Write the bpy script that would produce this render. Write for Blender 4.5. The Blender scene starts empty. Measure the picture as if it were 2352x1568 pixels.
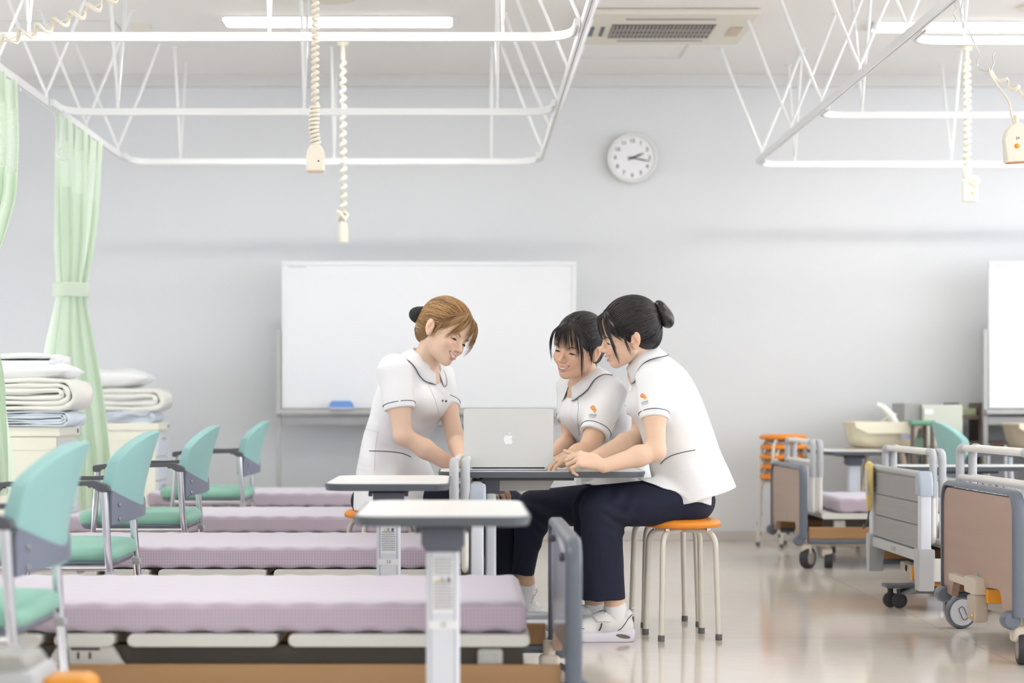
import bpy, bmesh, math, random, os
import numpy as np
from mathutils import Vector, Matrix
PI = math.pi
S = bpy.context.scene
COL = S.collection

# ------------------------------------------------------------------ camera, world, exposure
FPX = 4574.0                     # focal length in pixels of the 2352 x 1568 frame (70 mm on a 36 mm sensor)
CX, CY, CZ = 1066.0, 932.0, 0.85  # vanishing point of the frame, camera height
cam_d = bpy.data.cameras.new('camera')
cam = bpy.data.objects.new('camera', cam_d); COL.objects.link(cam)
cam.location = (0, 0, CZ); cam.rotation_euler = (PI/2, 0, 0)
cam_d.sensor_fit = 'HORIZONTAL'; cam_d.sensor_width = 36.0
cam_d.lens = FPX/2352*36
cam_d.shift_x = (1176-CX)/2352; cam_d.shift_y = (CY-784)/2352
cam_d.clip_start = .05; cam_d.clip_end = 100
cam_d.dof.use_dof = True; cam_d.dof.focus_distance = 7.2; cam_d.dof.aperture_fstop = 2.6
S.camera = cam
S.view_settings.view_transform = 'Standard'; S.view_settings.look = 'None'
S.view_settings.gamma = 1.0; S.view_settings.use_curve_mapping = False
S.view_settings.exposure = 1.20
S.cycles.use_denoising = True
S.cycles.max_bounces = 6; S.cycles.diffuse_bounces = 3; S.cycles.glossy_bounces = 3; S.cycles.transmission_bounces = 3; S.cycles.transparent_max_bounces = 6
S.cycles.sample_clamp_indirect = 6
S.cycles.use_adaptive_sampling = True; S.cycles.adaptive_threshold = .06; S.cycles.use_light_tree = False
S.cycles.caustics_reflective = False; S.cycles.caustics_refractive = False
wd = bpy.data.worlds.new('world'); S.world = wd; wd.use_nodes = True
wd.node_tree.nodes['Background'].inputs[0].default_value = (.80, .88, 1, 1)
wd.node_tree.nodes['Background'].inputs[1].default_value = .6
LAMP_POWER = 10.5       # radiance of the ceiling tubes
WIN_BACK = 1.25         # radiance of the daylight windows behind the camera
WIN_RIGHT = 2.3        # ... in the right wall
WIN_LEFT = 1.8         # ... in the left wall

def W(px, py, Y):
    return Vector(((px-CX)*Y/FPX, Y, CZ-(py-CY)*Y/FPX))
def lin(c):
    return tuple(((v/255)/12.92 if v/255 <= .04045 else ((v/255+.055)/1.055)**2.4) for v in c)

# ------------------------------------------------------------------ materials
def mat(name, rgb, rough=.5, metal=0, spec=.5, bump=0, bscale=60, var=0, vscale=8, coat=0, sss=0, trans=0):
    m = bpy.data.materials.new(name); m.use_nodes = True
    nt = m.node_tree; b = nt.nodes['Principled BSDF']
    c = lin(rgb)+(1,)
    b.inputs['Base Color'].default_value = c
    b.inputs['Roughness'].default_value = rough; b.inputs['Metallic'].default_value = metal
    b.inputs['Specular IOR Level'].default_value = spec
    if coat: b.inputs['Coat Weight'].default_value = coat; b.inputs['Coat Roughness'].default_value = .08
    if sss:
        b.inputs['Subsurface Weight'].default_value = sss
        b.inputs['Subsurface Radius'].default_value = (.012, .005, .003); b.inputs['Subsurface Scale'].default_value = .6
    tc = None
    if bump or var:
        tc = nt.nodes.new('ShaderNodeTexCoord')
    if var:
        n = nt.nodes.new('ShaderNodeTexNoise'); n.inputs['Scale'].default_value = vscale; n.inputs['Detail'].default_value = 4
        nt.links.new(tc.outputs['Object'], n.inputs['Vector'])
        mx = nt.nodes.new('ShaderNodeMix'); mx.data_type = 'RGBA'
        mx.inputs['A'].default_value = tuple(v*(1-var) for v in c[:3])+(1,)
        mx.inputs['B'].default_value = tuple(min(1, v*(1+var)) for v in c[:3])+(1,)
        nt.links.new(n.outputs['Fac'], mx.inputs['Factor']); nt.links.new(mx.outputs['Result'], b.inputs['Base Color'])
    if bump:
        n = nt.nodes.new('ShaderNodeTexNoise'); n.inputs['Scale'].default_value = bscale; n.inputs['Detail'].default_value = 3
        nt.links.new(tc.outputs['Object'], n.inputs['Vector'])
        bp = nt.nodes.new('ShaderNodeBump'); bp.inputs['Strength'].default_value = bump; bp.inputs['Distance'].default_value = .002
        nt.links.new(n.outputs['Fac'], bp.inputs['Height']); nt.links.new(bp.outputs['Normal'], b.inputs['Normal'])
    return m
def emit(name, rgb, s):
    m = bpy.data.materials.new(name); m.use_nodes = True; nt = m.node_tree
    nt.nodes.clear(); o = nt.nodes.new('ShaderNodeOutputMaterial'); e = nt.nodes.new('ShaderNodeEmission')
    e.inputs[0].default_value = lin(rgb)+(1,); e.inputs[1].default_value = s
    nt.links.new(e.outputs[0], o.inputs[0]); return m
M = {}
M['wall'] = mat('painted_wall', (229, 230, 231), .75, bump=.08, bscale=220, var=.012, vscale=1.2)
M['ceiling'] = mat('ceiling_board', (246, 243, 238), .85, bump=.25, bscale=160)
M['trim'] = mat('ceiling_trim', (224, 222, 219), .6)
M['white_metal'] = mat('white_enamel_metal', (244, 244, 242), .3, coat=.2)
M['ivory'] = mat('ivory_plastic', (240, 232, 214), .4)
M['mint'] = mat('mint_vinyl', (158, 212, 192), .45, bump=.1, bscale=400, var=.02)
M['mint_back'] = mat('mint_backrest', (156, 202, 198), .5, bump=.1, bscale=400)
M['grey_plastic'] = mat('grey_plastic', (128, 133, 150), .45, bump=.05, bscale=300)
M['dark_plastic'] = mat('charcoal_plastic', (88, 88, 94), .45)
M['chrome'] = mat('chrome', (225, 226, 232), .09, 1)
M['steel'] = mat('brushed_steel', (190, 190, 188), .28, 1)
M['deck'] = mat('bed_deck_white', (226, 224, 216), .4)
M['grey_metal'] = mat('grey_painted_metal', (172, 170, 164), .42)
M['dark_metal'] = mat('dark_mechanism', (84, 76, 68), .5, .2)
M['rim'] = mat('slate_plastic_rim', (104, 111, 123), .35, bump=.04, bscale=300)
M['rail_grey'] = mat('pale_grey_sleeve', (192, 194, 196), .35)
M['rail_white'] = mat('guard_rail_white', (240, 236, 228), .32)
M['table_white'] = mat('table_laminate', (246, 246, 243), .28)
M['table_edge'] = mat('table_edge_band', (92, 98, 104), .38)
M['column'] = mat('aluminium_column', (226, 229, 236), .3, .1)
M['tan_metal'] = mat('tan_bracket', (214, 202, 186), .4)
M['orange'] = mat('orange_vinyl', (246, 150, 44), .4, bump=.05, bscale=300)
M['orange_plastic'] = mat('orange_lever', (240, 160, 40), .35)
M['stool_leg'] = mat('stool_tube', (228, 223, 212), .25, coat=.3)
M['rubber'] = mat('grey_rubber', (110, 108, 106), .7)
M['black_rubber'] = mat('caster_tyre', (52, 52, 56), .55)
M['cream'] = mat('cream_cabinet', (246, 244, 226), .45)
M['cream_dark'] = mat('cream_basin', (232, 222, 194), .35)
M['pale_drawer'] = mat('drawer_front', (226, 232, 240), .35)
M['blue_dot'] = mat('blue_button', (90, 90, 170), .4)
M['cloth_white'] = mat('white_cotton', (247, 247, 247), .85, bump=.3, bscale=120)
M['cloth_cream'] = mat('quilt_cream', (243, 241, 232), .9, bump=.4, bscale=90)
M['cloth_blue'] = mat('pale_blue_sheet', (226, 234, 244), .85, bump=.3, bscale=90, var=.05, vscale=40)
M['board_white'] = mat('whiteboard_enamel', (240, 241, 243), .22)
M['board_frame'] = mat('whiteboard_frame', (238, 239, 240), .3)
M['grey_frame'] = mat('stand_grey', (188, 188, 186), .4)
M['eraser_blue'] = mat('blue_eraser', (120, 162, 226), .7)
M['clock_face'] = mat('clock_face', (246, 246, 247), .25)
M['clock_ink'] = mat('clock_ink', (60, 58, 58), .5)
M['clock_rim'] = mat('clock_rim', (240, 238, 232), .3)
M['laptop'] = mat('laptop_aluminium', (216, 216, 214), .4, .2)
M['logo_white'] = mat('laptop_emblem', (250, 250, 250), .2)
M['key_dark'] = mat('dark_gap', (40, 40, 44), .5)
M['ac'] = mat('ivory_air_conditioner', (232, 226, 210), .5)
M['grille'] = mat('grille_dark', (118, 112, 108), .6)
M['grille_line'] = mat('grille_slats', (190, 184, 176), .5)
M['ink'] = mat('print_ink', (96, 96, 100), .6)
M['navy_ink'] = mat('navy_piping', (34, 38, 66), .6)
M['label'] = mat('paper_label', (244, 244, 244), .5)
M['yellow_ink'] = mat('warning_yellow', (240, 205, 90), .5)
M['wire'] = mat('bright_wire', (200, 202, 206), .18, 1)
M['pale_green'] = mat('pale_green_cabinet', (206, 212, 198), .35)
M['brown'] = mat('brown_wood', (110, 92, 80), .5)
M['tan_wood'] = mat('tan_wood', (205, 188, 166), .5)
M['yellow_cloth'] = mat('yellow_handset', (240, 214, 140), .6)
M['smoke_grey'] = mat('smoke_grey', (172, 170, 170), .5)
M['tube'] = emit('fluorescent_tube', (255, 254, 250), LAMP_POWER)
M['win_b'] = emit('daylight_back', (246, 250, 255), WIN_BACK)
M['win_r'] = emit('daylight_right', (236, 244, 255), WIN_RIGHT)
M['win_l'] = emit('daylight_left', (236, 243, 255), WIN_LEFT)

def floor_mat():
    m = mat('polished_vinyl_floor', (226, 212, 198), .1, spec=.6); nt = m.node_tree; b = nt.nodes['Principled BSDF']
    tc = nt.nodes.new('ShaderNodeTexCoord')
    br = nt.nodes.new('ShaderNodeTexBrick'); br.offset = 0
    br.inputs['Scale'].default_value = 1.0; br.inputs['Mortar Size'].default_value = .0012
    br.inputs['Brick Width'].default_value = 1.82; br.inputs['Row Height'].default_value = 1.82
    br.inputs['Color1'].default_value = lin((236, 225, 213))+(1,); br.inputs['Color2'].default_value = lin((233, 221, 209))+(1,)
    br.inputs['Mortar'].default_value = lin((190, 176, 164))+(1,)
    nt.links.new(tc.outputs['Object'], br.inputs['Vector'])
    n = nt.nodes.new('ShaderNodeTexNoise'); n.inputs['Scale'].default_value = 2.2; n.inputs['Detail'].default_value = 5
    nt.links.new(tc.outputs['Object'], n.inputs['Vector'])
    mx = nt.nodes.new('ShaderNodeMix'); mx.data_type = 'RGBA'; mx.blend_type = 'MULTIPLY'; mx.inputs['Factor'].default_value = .10
    nt.links.new(br.outputs['Color'], mx.inputs['A']); nt.links.new(n.outputs['Color'], mx.inputs['B'])
    nt.links.new(mx.outputs['Result'], b.inputs['Base Color'])
    n2 = nt.nodes.new('ShaderNodeTexNoise'); n2.inputs['Scale'].default_value = 9; n2.inputs['Detail'].default_value = 2
    nt.links.new(tc.outputs['Object'], n2.inputs['Vector'])
    bp = nt.nodes.new('ShaderNodeBump'); bp.inputs['Strength'].default_value = .05; bp.inputs['Distance'].default_value = .01
    nt.links.new(n2.outputs['Fac'], bp.inputs['Height']); nt.links.new(bp.outputs['Normal'], b.inputs['Normal'])
    return m
M['floor'] = floor_mat()
def wood_mat(name, a, c, rough=.4, axis='X', sc=1.0):
    m = mat(name, a, rough); nt = m.node_tree; b = nt.nodes['Principled BSDF']
    tc = nt.nodes.new('ShaderNodeTexCoord'); mp = nt.nodes.new('ShaderNodeMapping')
    mp.inputs['Scale'].default_value = {'X': (1.5*sc, 30*sc, 30*sc), 'Y': (30*sc, 1.5*sc, 30*sc)}[axis]
    n = nt.nodes.new('ShaderNodeTexNoise'); n.inputs['Scale'].default_value = 1; n.inputs['Detail'].default_value = 6
    nt.links.new(tc.outputs['Object'], mp.inputs[0]); nt.links.new(mp.outputs[0], n.inputs['Vector'])
    r = nt.nodes.new('ShaderNodeMix'); r.data_type = 'RGBA'
    r.inputs['A'].default_value = lin(a)+(1,); r.inputs['B'].default_value = lin(c)+(1,)
    nt.links.new(n.outputs['Fac'], r.inputs['Factor']); nt.links.new(r.outputs['Result'], b.inputs['Base Color'])
    return m
M['beam_wood'] = wood_mat('beam_wood', (162, 120, 78), (184, 144, 100))
M['panel_wood'] = wood_mat('panel_wood', (166, 138, 122), (188, 162, 146), axis='Y', sc=.5)
M['panel_back'] = mat('panel_mauve_back', (206, 203, 217), .12)
def mattress_mat():
    m = mat('lavender_mattress', (214, 202, 220), .75); nt = m.node_tree; b = nt.nodes['Principled BSDF']
    tc = nt.nodes.new('ShaderNodeTexCoord'); mp = nt.nodes.new('ShaderNodeMapping'); mp.inputs['Rotation'].default_value = (0, PI/4, 0)
    ck = nt.nodes.new('ShaderNodeTexChecker'); ck.inputs['Scale'].default_value = 150
    ck.inputs['Color1'].default_value = lin((205, 190, 202))+(1,); ck.inputs['Color2'].default_value = lin((189, 172, 187))+(1,)
    nt.links.new(tc.outputs['Object'], mp.inputs[0]); nt.links.new(mp.outputs[0], ck.inputs['Vector'])
    nt.links.new(ck.outputs['Color'], b.inputs['Base Color'])
    b.inputs['Sheen Weight'].default_value = .6; b.inputs['Sheen Roughness'].default_value = .4
    return m
M['mattress'] = mattress_mat()
def curtain_mat(name, rgb, net=0):
    m = bpy.data.materials.new(name); m.use_nodes = True; nt = m.node_tree; nt.nodes.clear()
    o = nt.nodes.new('ShaderNodeOutputMaterial'); d = nt.nodes.new('ShaderNodeBsdfDiffuse'); t = nt.nodes.new('ShaderNodeBsdfTranslucent')
    mx = nt.nodes.new('ShaderNodeMixShader'); mx.inputs[0].default_value = .5
    d.inputs[0].default_value = lin(rgb)+(1,); t.inputs[0].default_value = lin(rgb)+(1,)
    nt.links.new(d.outputs[0], mx.inputs[1]); nt.links.new(t.outputs[0], mx.inputs[2])
    if net:
        tr = nt.nodes.new('ShaderNodeBsdfTransparent'); m2 = nt.nodes.new('ShaderNodeMixShader')
        tc = nt.nodes.new('ShaderNodeTexCoord'); wv = nt.nodes.new('ShaderNodeTexWave'); wv.bands_direction = 'Z'
        wv.inputs['Scale'].default_value = 34
        rp = nt.nodes.new('ShaderNodeMath'); rp.operation = 'GREATER_THAN'; rp.inputs[1].default_value = 1-net
        nt.links.new(tc.outputs['Object'], wv.inputs['Vector']); nt.links.new(wv.outputs['Fac'], rp.inputs[0])
        nt.links.new(rp.outputs[0], m2.inputs[0]); nt.links.new(mx.outputs[0], m2.inputs[1]); nt.links.new(tr.outputs[0], m2.inputs[2])
        mx = m2
    nt.links.new(mx.outputs[0], o.inputs[0]); return m
M['curtain'] = curtain_mat('green_curtain', (243, 253, 238))
M['curtain_head'] = curtain_mat('green_curtain_heading', (245, 253, 240))
M['curtain_net'] = curtain_mat('green_curtain_net', (243, 253, 238), .35)

# ------------------------------------------------------------------ object helpers
def finish(name, me, m, parent=None, ang=40, smooth=True):
    me.name = name
    if m is not None:
        for q in (m if isinstance(m, (list, tuple)) else [m]): me.materials.append(q)
    if smooth:
        me.polygons.foreach_set('use_smooth', [True]*len(me.polygons))
        if ang < 180: me.set_sharp_from_angle(angle=math.radians(ang))
    o = bpy.data.objects.new(name, me); COL.objects.link(o)
    if smooth and ang == 40:
        w = o.modifiers.new('weighted', 'WEIGHTED_NORMAL'); w.keep_sharp = True; w.weight = 80
    if parent is not None: o.parent = parent
    return o
def obj(name, bm, m, parent=None, ang=40):
    me = bpy.data.meshes.new(name)
    bmesh.ops.recalc_face_normals(bm, faces=bm.faces)
    bm.to_mesh(me); bm.free()
    return finish(name, me, m, parent, ang)
def tag(o, label, cat, group=None):
    o['label'] = label; o['category'] = cat
    if group: o['group'] = group
    return o
def thing(name, label, cat, loc=(0, 0, 0), rz=0, group=None):
    o = bpy.data.objects.new(name, None); COL.objects.link(o); o.empty_display_size = .1
    o.location = loc; o.rotation_euler = (0, 0, rz)
    return tag(o, label, cat, group)
def struct(name, bm, m, ang=40):
    o = obj(name, bm, m, None, ang); o['kind'] = 'structure'; return o
def copy_tree(o, parent=None):
    c = o.copy(); COL.objects.link(c)
    if parent is not None: c.parent = parent
    for ch in list(o.children): copy_tree(ch, c)
    return c
NB = bmesh.new
def bx(bm, x0, x1, y0, y1, z0, z1, r=0, seg=2, mtx=None):
    g = bmesh.ops.create_cube(bm, size=1.0)
    vs = g['verts']
    for v in vs:
        v.co = Vector(((x0+x1)/2+v.co.x*(x1-x0), (y0+y1)/2+v.co.y*(y1-y0), (z0+z1)/2+v.co.z*(z1-z0)))
    if r:
        es = list({e for v in vs for e in v.link_edges})
        res = bmesh.ops.bevel(bm, geom=es, offset=min(r, .49*min(abs(x1-x0), abs(y1-y0), abs(z1-z0))), segments=seg, profile=.5, affect='EDGES')
        vs = list({v for f in res['faces'] for v in f.verts} | {v for v in vs if v.is_valid})
    if mtx is not None:
        for v in vs: v.co = mtx @ v.co
    return vs
def tube(bm, pts, r, n=10, closed=False, caps=True, flat=1.0, up=None):
    pts = [Vector(p) for p in pts]; N = len(pts)
    rs = r if isinstance(r, (list, tuple, np.ndarray)) else [r]*N
    tans = []
    for i in range(N):
        a = pts[(i-1) % N] if (closed or i > 0) else pts[i]
        b = pts[(i+1) % N] if (closed or i < N-1) else pts[i]
        t = (b-a); tans.append(t.normalized() if t.length > 1e-9 else Vector((0, 0, 1)))
    u = Vector(up) if up is not None else (Vector((0, 0, 1)) if abs(tans[0].z) < .9 else Vector((1, 0, 0)))
    u = (u - tans[0]*u.dot(tans[0])).normalized()
    rings = []
    for i in range(N):
        t = tans[i]
        if up is not None and up is not False:
            u2 = Vector(up); u2 = u2 - t*u2.dot(t)
            if u2.length > .05: u = u2.normalized()
            else: u = (u - t*u.dot(t)).normalized()
        else:
            u = (u - t*u.dot(t)).normalized()
        v = t.cross(u)
        rings.append([bm.verts.new(pts[i] + (u*math.cos(2*PI*k/n)*flat + v*math.sin(2*PI*k/n))*rs[i]) for k in range(n)])
    for i in range(N if closed else N-1):
        A, B = rings[i], rings[(i+1) % N]
        for k in range(n):
            bm.faces.new((A[k], A[(k+1) % n], B[(k+1) % n], B[k]))
    if caps and not closed:
        bm.faces.new(list(reversed(rings[0]))); bm.faces.new(rings[-1])
def fillet(pts, r, seg=6, closed=False):
    P = [Vector(p) for p in pts]; out = []; N = len(P)
    for i in range(N):
        if not closed and i in (0, N-1): out.append(P[i]); continue
        a, b, c = P[(i-1) % N], P[i], P[(i+1) % N]
        d1 = (a-b); d2 = (c-b); L = min(r if not isinstance(r, list) else r[i], d1.length*.499, d2.length*.499)
        p1 = b+d1.normalized()*L; p2 = b+d2.normalized()*L
        for k in range(seg+1):
            t = k/seg; out.append(p1*(1-t)**2 + b*2*t*(1-t) + p2*t*t)
    return out
def lathe(bm, prof, c=(0, 0, 0), n=32, mtx=None, cap=True):
    rings = []
    for (r, z) in prof:
        if r < 1e-6: rings.append([bm.verts.new(Vector(c)+Vector((0, 0, z)))])
        else: rings.append([bm.verts.new(Vector(c)+Vector((r*math.cos(2*PI*k/n), r*math.sin(2*PI*k/n), z))) for k in range(n)])
    for A, B in zip(rings, rings[1:]):
        for k in range(n):
            q = (k+1) % n
            if len(A) == 1 and len(B) == 1: continue
            if len(A) == 1: bm.faces.new((A[0], B[k], B[q]))
            elif len(B) == 1: bm.faces.new((A[k], A[q], B[0]))
            else: bm.faces.new((A[k], A[q], B[q], B[k]))
    for R, s in ((rings[0], 1), (rings[-1], -1)):
        if len(R) > 2 and cap: bm.faces.new(R if s < 0 else list(reversed(R)))
    if mtx is not None:
        for R in rings:
            for v in R: v.co = mtx @ v.co
def prism(bm, poly, f, a0, a1, r=0, seg=2):
    """poly: 2-D points; f(u, v, w) -> 3-D; extruded from w=a0 to a1; r bevels both rims"""
    A = [bm.verts.new(f(u, v, a0)) for u, v in poly]; B = [bm.verts.new(f(u, v, a1)) for u, v in poly]
    fa = bm.faces.new(list(reversed(A))); fb = bm.faces.new(B); n = len(poly)
    for i in range(n): bm.faces.new((A[i], A[(i+1) % n], B[(i+1) % n], B[i]))
    if r:
        bmesh.ops.bevel(bm, geom=list(fa.edges)+list(fb.edges), offset=r, segments=seg, profile=.5, affect='EDGES')
def rrect(x0, x1, y0, y1, r, seg=5):
    return [(p.x, p.y) for p in fillet([(x0, y0, 0), (x1, y0, 0), (x1, y1, 0), (x0, y1, 0)], r, seg, True)]
def text_mesh(body, size, bold=False):
    cu = bpy.data.curves.new('t', 'FONT'); cu.body = body; cu.size = size; cu.align_x = 'CENTER'; cu.align_y = 'CENTER'
    if bold: cu.offset = size*.018
    cu.extrude = .0004; cu.resolution_u = 3
    o = bpy.data.objects.new('t', cu); COL.objects.link(o)
    me = bpy.data.meshes.new_from_object(o.evaluated_get(bpy.context.evaluated_depsgraph_get()))
    bpy.data.objects.remove(o); bpy.data.curves.remove(cu)
    return me
def text(name, body, size, mtx, m, parent, bold=False):
    me = text_mesh(body, size, bold); me.transform(mtx); me.materials.clear()
    return finish(name, me, m, parent, smooth=False)
FACE_CAM = Matrix.Rotation(PI/2, 4, 'X')        # text in XY -> standing in XZ, readable from -Y
# ------------------------------------------------------------------ the room
XL, XR, YB, YF, ZC = -4.6, 6.4, -2.6, 12.6, 2.94
def slab(name, b, m):
    bm = NB(); bx(bm, *b); return struct(name, bm, m)
slab('floor', (XL-.1, XR+.1, YB-.1, YF+.1, -.1, 0), M['floor'])
slab('ceiling', (XL-.1, XR+.1, YB-.1, YF+.1, ZC, ZC+.1), M['ceiling'])
slab('wall_front', (XL-.1, XR+.1, YF, YF+.12, 0, ZC), M['wall'])
def wall_with_window(name, axis, at, thick, lo, hi, w0, w1, z0, z1):
    bm = NB()
    for (a, b, c, d) in ((lo, hi, 0, z0), (lo, hi, z1, ZC), (lo, w0, z0, z1), (w1, hi, z0, z1)):
        if axis == 'x': bx(bm, at, at+thick, a, b, c, d)
        else: bx(bm, a, b, at, at+thick, c, d)
    return struct(name, bm, M['wall'])
wall_with_window('wall_right', 'x', XR, .12, YB, YF, -1.5, 11.8, .8, 2.5)
wall_with_window('wall_left', 'x', XL-.12, .12, YB, YF, 3.0, 12.4, .35, 1.4)
wall_with_window('wall_back', 'y', YB-.12, .12, XL, XR, XL+.4, XR-.4, .5, 2.6)
def window(name, axis, at, w0, w1, z0, z1, m, n, inw):
    bm = NB()
    bars = [w0+(w1-w0)*k/n for k in range(n+1)]
    for b in bars:
        if axis == 'x': bx(bm, at-.03, at+.03, b-.03, b+.03, z0, z1)
        else: bx(bm, b-.03, b+.03, at-.03, at+.03, z0, z1)
    for z in (z0+.03, (z0+z1)/2, z1-.03):
        if axis == 'x': bx(bm, at-.028, at+.028, w0, w1, z-.03, z+.03)
        else: bx(bm, w0, w1, at-.028, at+.028, z-.03, z+.03)
    o = struct(name, bm, M['board_frame'])
    bm = NB()
    if axis == 'x': vs = [bm.verts.new((at+inw*-.05, y, z)) for y, z in ((w0, z0), (w1, z0), (w1, z1), (w0, z1))]
    else: vs = [bm.verts.new((x, at+inw*-.05, z)) for x, z in ((w0, z0), (w1, z0), (w1, z1), (w0, z1))]
    bm.faces.new(vs)
    obj('lit_pane', bm, m, o)
window('window_1', 'y', YB-.05, XL+.4, XR-.4, .5, 2.6, M['win_b'], 7, 1)
window('window_2', 'x', XR+.05, -1.5, 11.8, .8, 2.5, M['win_r'], 8, -1)
window('window_3', 'x', XL-.05, 3.0, 12.4, .35, 1.4, M['win_l'], 6, 1)
bm = NB(); bx(bm, XL, XR, YF-.035, YF, ZC-.075, ZC-.0); struct('trim_1', bm, M['trim'])
bm = NB(); bx(bm, XL, XR, YF-.012, YF, 0, .06, .003); struct('baseboard_front', bm, mat('baseboard_grey', (214, 208, 202), .5))
bm = NB()
for (x0, x1, y0, y1) in ((.68, 1.30, 11.36, 11.95), (-3.1, -1.9, 10.8, 11.4)):      # access hatches: thin frames in the ceiling
    for b in ((x0, x1, y0, y0+.012), (x0, x1, y1-.012, y1), (x0, x0+.012, y0, y1), (x1-.012, x1, y0, y1)):
        bx(bm, b[0], b[1], b[2], b[3], ZC-.004, ZC)
struct('trim_2', bm, M['trim'])

# ------------------------------------------------------------------ ceiling lamps
def ceiling_lamp(x, y, label, vis):
    t = thing('ceiling_lamp', label, 'ceiling lamp', (x, y, ZC), 0, 'fluorescent ceiling lamps' if not vis else None)
    bm = NB(); bx(bm, -.64, .64, -.125, .125, -.008, 0, .003); obj('housing', bm, M['white_metal'], t)
    bm = NB(); prism(bm, [(-.61, 0), (-.60, -.010), (.60, -.010), (.61, 0)], lambda u, v, w: Vector((u, w, v-.008)), -.095, .095)
    obj('diffuser', bm, M['tube'], t)
    for s in (-1, 1):
        bm = NB(); bx(bm, s*.625-.012, s*.625+.012, -.11, .11, -.018, -.0082, .003); obj('end_cap', bm, M['white_metal'], t)
    return t
ceiling_lamp(-.68, 10.8, 'lit fluorescent ceiling lamp above the nurse call cords on the left', 1)
ceiling_lamp(2.87, 10.95, 'lit fluorescent ceiling lamp at the upper right behind the curtain rails', 1)
for y in (7.6, 4.3):
    for x in (-3.4, -.68, 2.87, 5.2):
        ceiling_lamp(x, y, 'lit fluorescent ceiling lamp of the rows nearer the camera', 0)
ceiling_lamp(5.6, 10.9, 'lit fluorescent ceiling lamp of the rows nearer the camera', 0)

# ------------------------------------------------------------------ air conditioner, smoke detector, speaker
t = thing('air_conditioner', 'ivory ceiling cassette air conditioner with a dark intake grille', 'air conditioner', (1.10, 10.9, ZC))
bm = NB(); bx(bm, -.46, .46, -.44, .44, -.035, 0, .012); obj('panel', bm, M['ac'], t)
bm = NB(); bx(bm, -.30, .26, -.17, .21, -.04, -.034, .002); obj('intake_grille', bm, M['grille'], t)
bm = NB()
for k in range(26): bx(bm, -.295+k*.0218, -.290+k*.0218, -.165, .205, -.0455, -.0402)
for k in (0, 1): bx(bm, -.295, .255, -.05+k*.12, -.044+k*.12, -.047, -.0402)
obj('grille_slats', bm, M['grille_line'], t)
for x, w in ((-.405, .028), (-.345, .02)):
    bm = NB(); bx(bm, x-w/2, x+w/2, -.10, .16, -.0385, -.0352); obj('vent_slot', bm, M['dark_plastic'], t)
bm = NB(); bx(bm, .345, .415, -.10, .16, -.0385, -.0352, .004); obj('sensor_panel', bm, M['tan_wood'], t)
for y0 in (-.33, .29):
    bm = NB(); bx(bm, -.24, .24, y0, y0+.03, -.039, -.0352, .003); obj('air_outlet', bm, M['smoke_grey'], t)
t = thing('smoke_detector', 'small round beige smoke detector on the ceiling at the left', 'smoke detector', ((322-CX)*10.95/FPX, 10.95, ZC))
bm = NB(); lathe(bm, [(0, -.045), (.03, -.045), (.045, -.035), (.055, -.012), (.055, 0)]); obj('housing', bm, M['ac'], t)
bm = NB(); lathe(bm, [(.035, -.047), (.036, -.0455)]); obj('sensor_ring', bm, M['smoke_grey'], t)
t = thing('ceiling_speaker', 'round ceiling speaker at the top right corner', 'speaker', (3.05, 10.42, ZC))
bm = NB(); lathe(bm, [(.0, -.012), (.10, -.014), (.125, -.008), (.13, 0)]); obj('grille', bm, M['smoke_grey'], t)
bm = NB(); lathe(bm, [(.131, -.012), (.15, -.01), (.155, 0)]); obj('rim', bm, M['ac'], t)
t = thing('ceiling_speaker', 'pale round ceiling speaker cut by the top edge above the left lamp', 'speaker', (-.70, 10.18, ZC))
bm = NB(); lathe(bm, [(.0, -.012), (.10, -.014), (.125, -.008), (.13, 0)]); obj('grille', bm, M['ac'], t)
bm = NB(); lathe(bm, [(.131, -.012), (.15, -.01), (.155, 0)]); obj('rim', bm, M['ac'], t)

# ------------------------------------------------------------------ curtain rails with V hangers
ZR = 2.303
def rail(name, label, pts, r=.0):
    """aluminium curtain track: a box section swept along pts"""
    t = thing(name, label, 'curtain rail', tuple(pts[0]), 0, 'ceiling curtain rails')
    o = Vector(pts[0]); P = [p-o for p in pts]
    bm = NB(); h, w = .017, .011
    N = len(P); rings = []
    for i in range(N):
        d = (P[min(i+1, N-1)]-P[max(i-1, 0)]).normalized(); s = Vector((-d.y, d.x, 0))
        rings.append([bm.verts.new(P[i]+s*a+Vector((0, 0, b))) for a, b in ((-w, -h), (-.003, -h), (-.003, -h+.006), (.003, -h+.006), (.003, -h), (w, -h), (w, h), (-w, h))])
    for A, B in zip(rings, rings[1:]):
        for k in range(8): bm.faces.new((A[k], A[(k+1) % 8], B[(k+1) % 8], B[k]))
    bm.faces.new(rings[0]); bm.faces.new(list(reversed(rings[-1])))
    obj('track', bm, M['white_metal'], t, 30)
    return t, o
def hanger(t, o, p, along, spread=.24):
    """V strut from the rail up to the ceiling, spreading sideways to 'along'"""
    p = Vector(p)-o; d = Vector(along)
    bm = NB()
    foot = p+Vector((0, 0, .017))
    for s in (-1, 1):
        top = foot+d*s*spread+Vector((0, 0, ZC-ZR-.017))
        mid = foot.lerp(top, .5)
        a = foot+Vector((0, 0, .05))+d*s*.012
        tube(bm, [foot+Vector((0, 0, .025)), a, mid], [.004, .0075, .0075], 8)
        tube(bm, [mid-(top-mid)*.04, mid+(top-mid)*.03], .0095, 8)
        tube(bm, [mid, top], .0085, 8)
        lathe(bm, [(.02, -.006), (.02, 0)], tuple(top), 12)
    bx(bm, foot.x-.007, foot.x+.007, foot.y-.007, foot.y+.007, foot.z, foot.z+.032, .002)
    obj('hanger', bm, M['white_metal'], t)
VX, VY = (1, 0, 0), (0, 1, 0)
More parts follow.
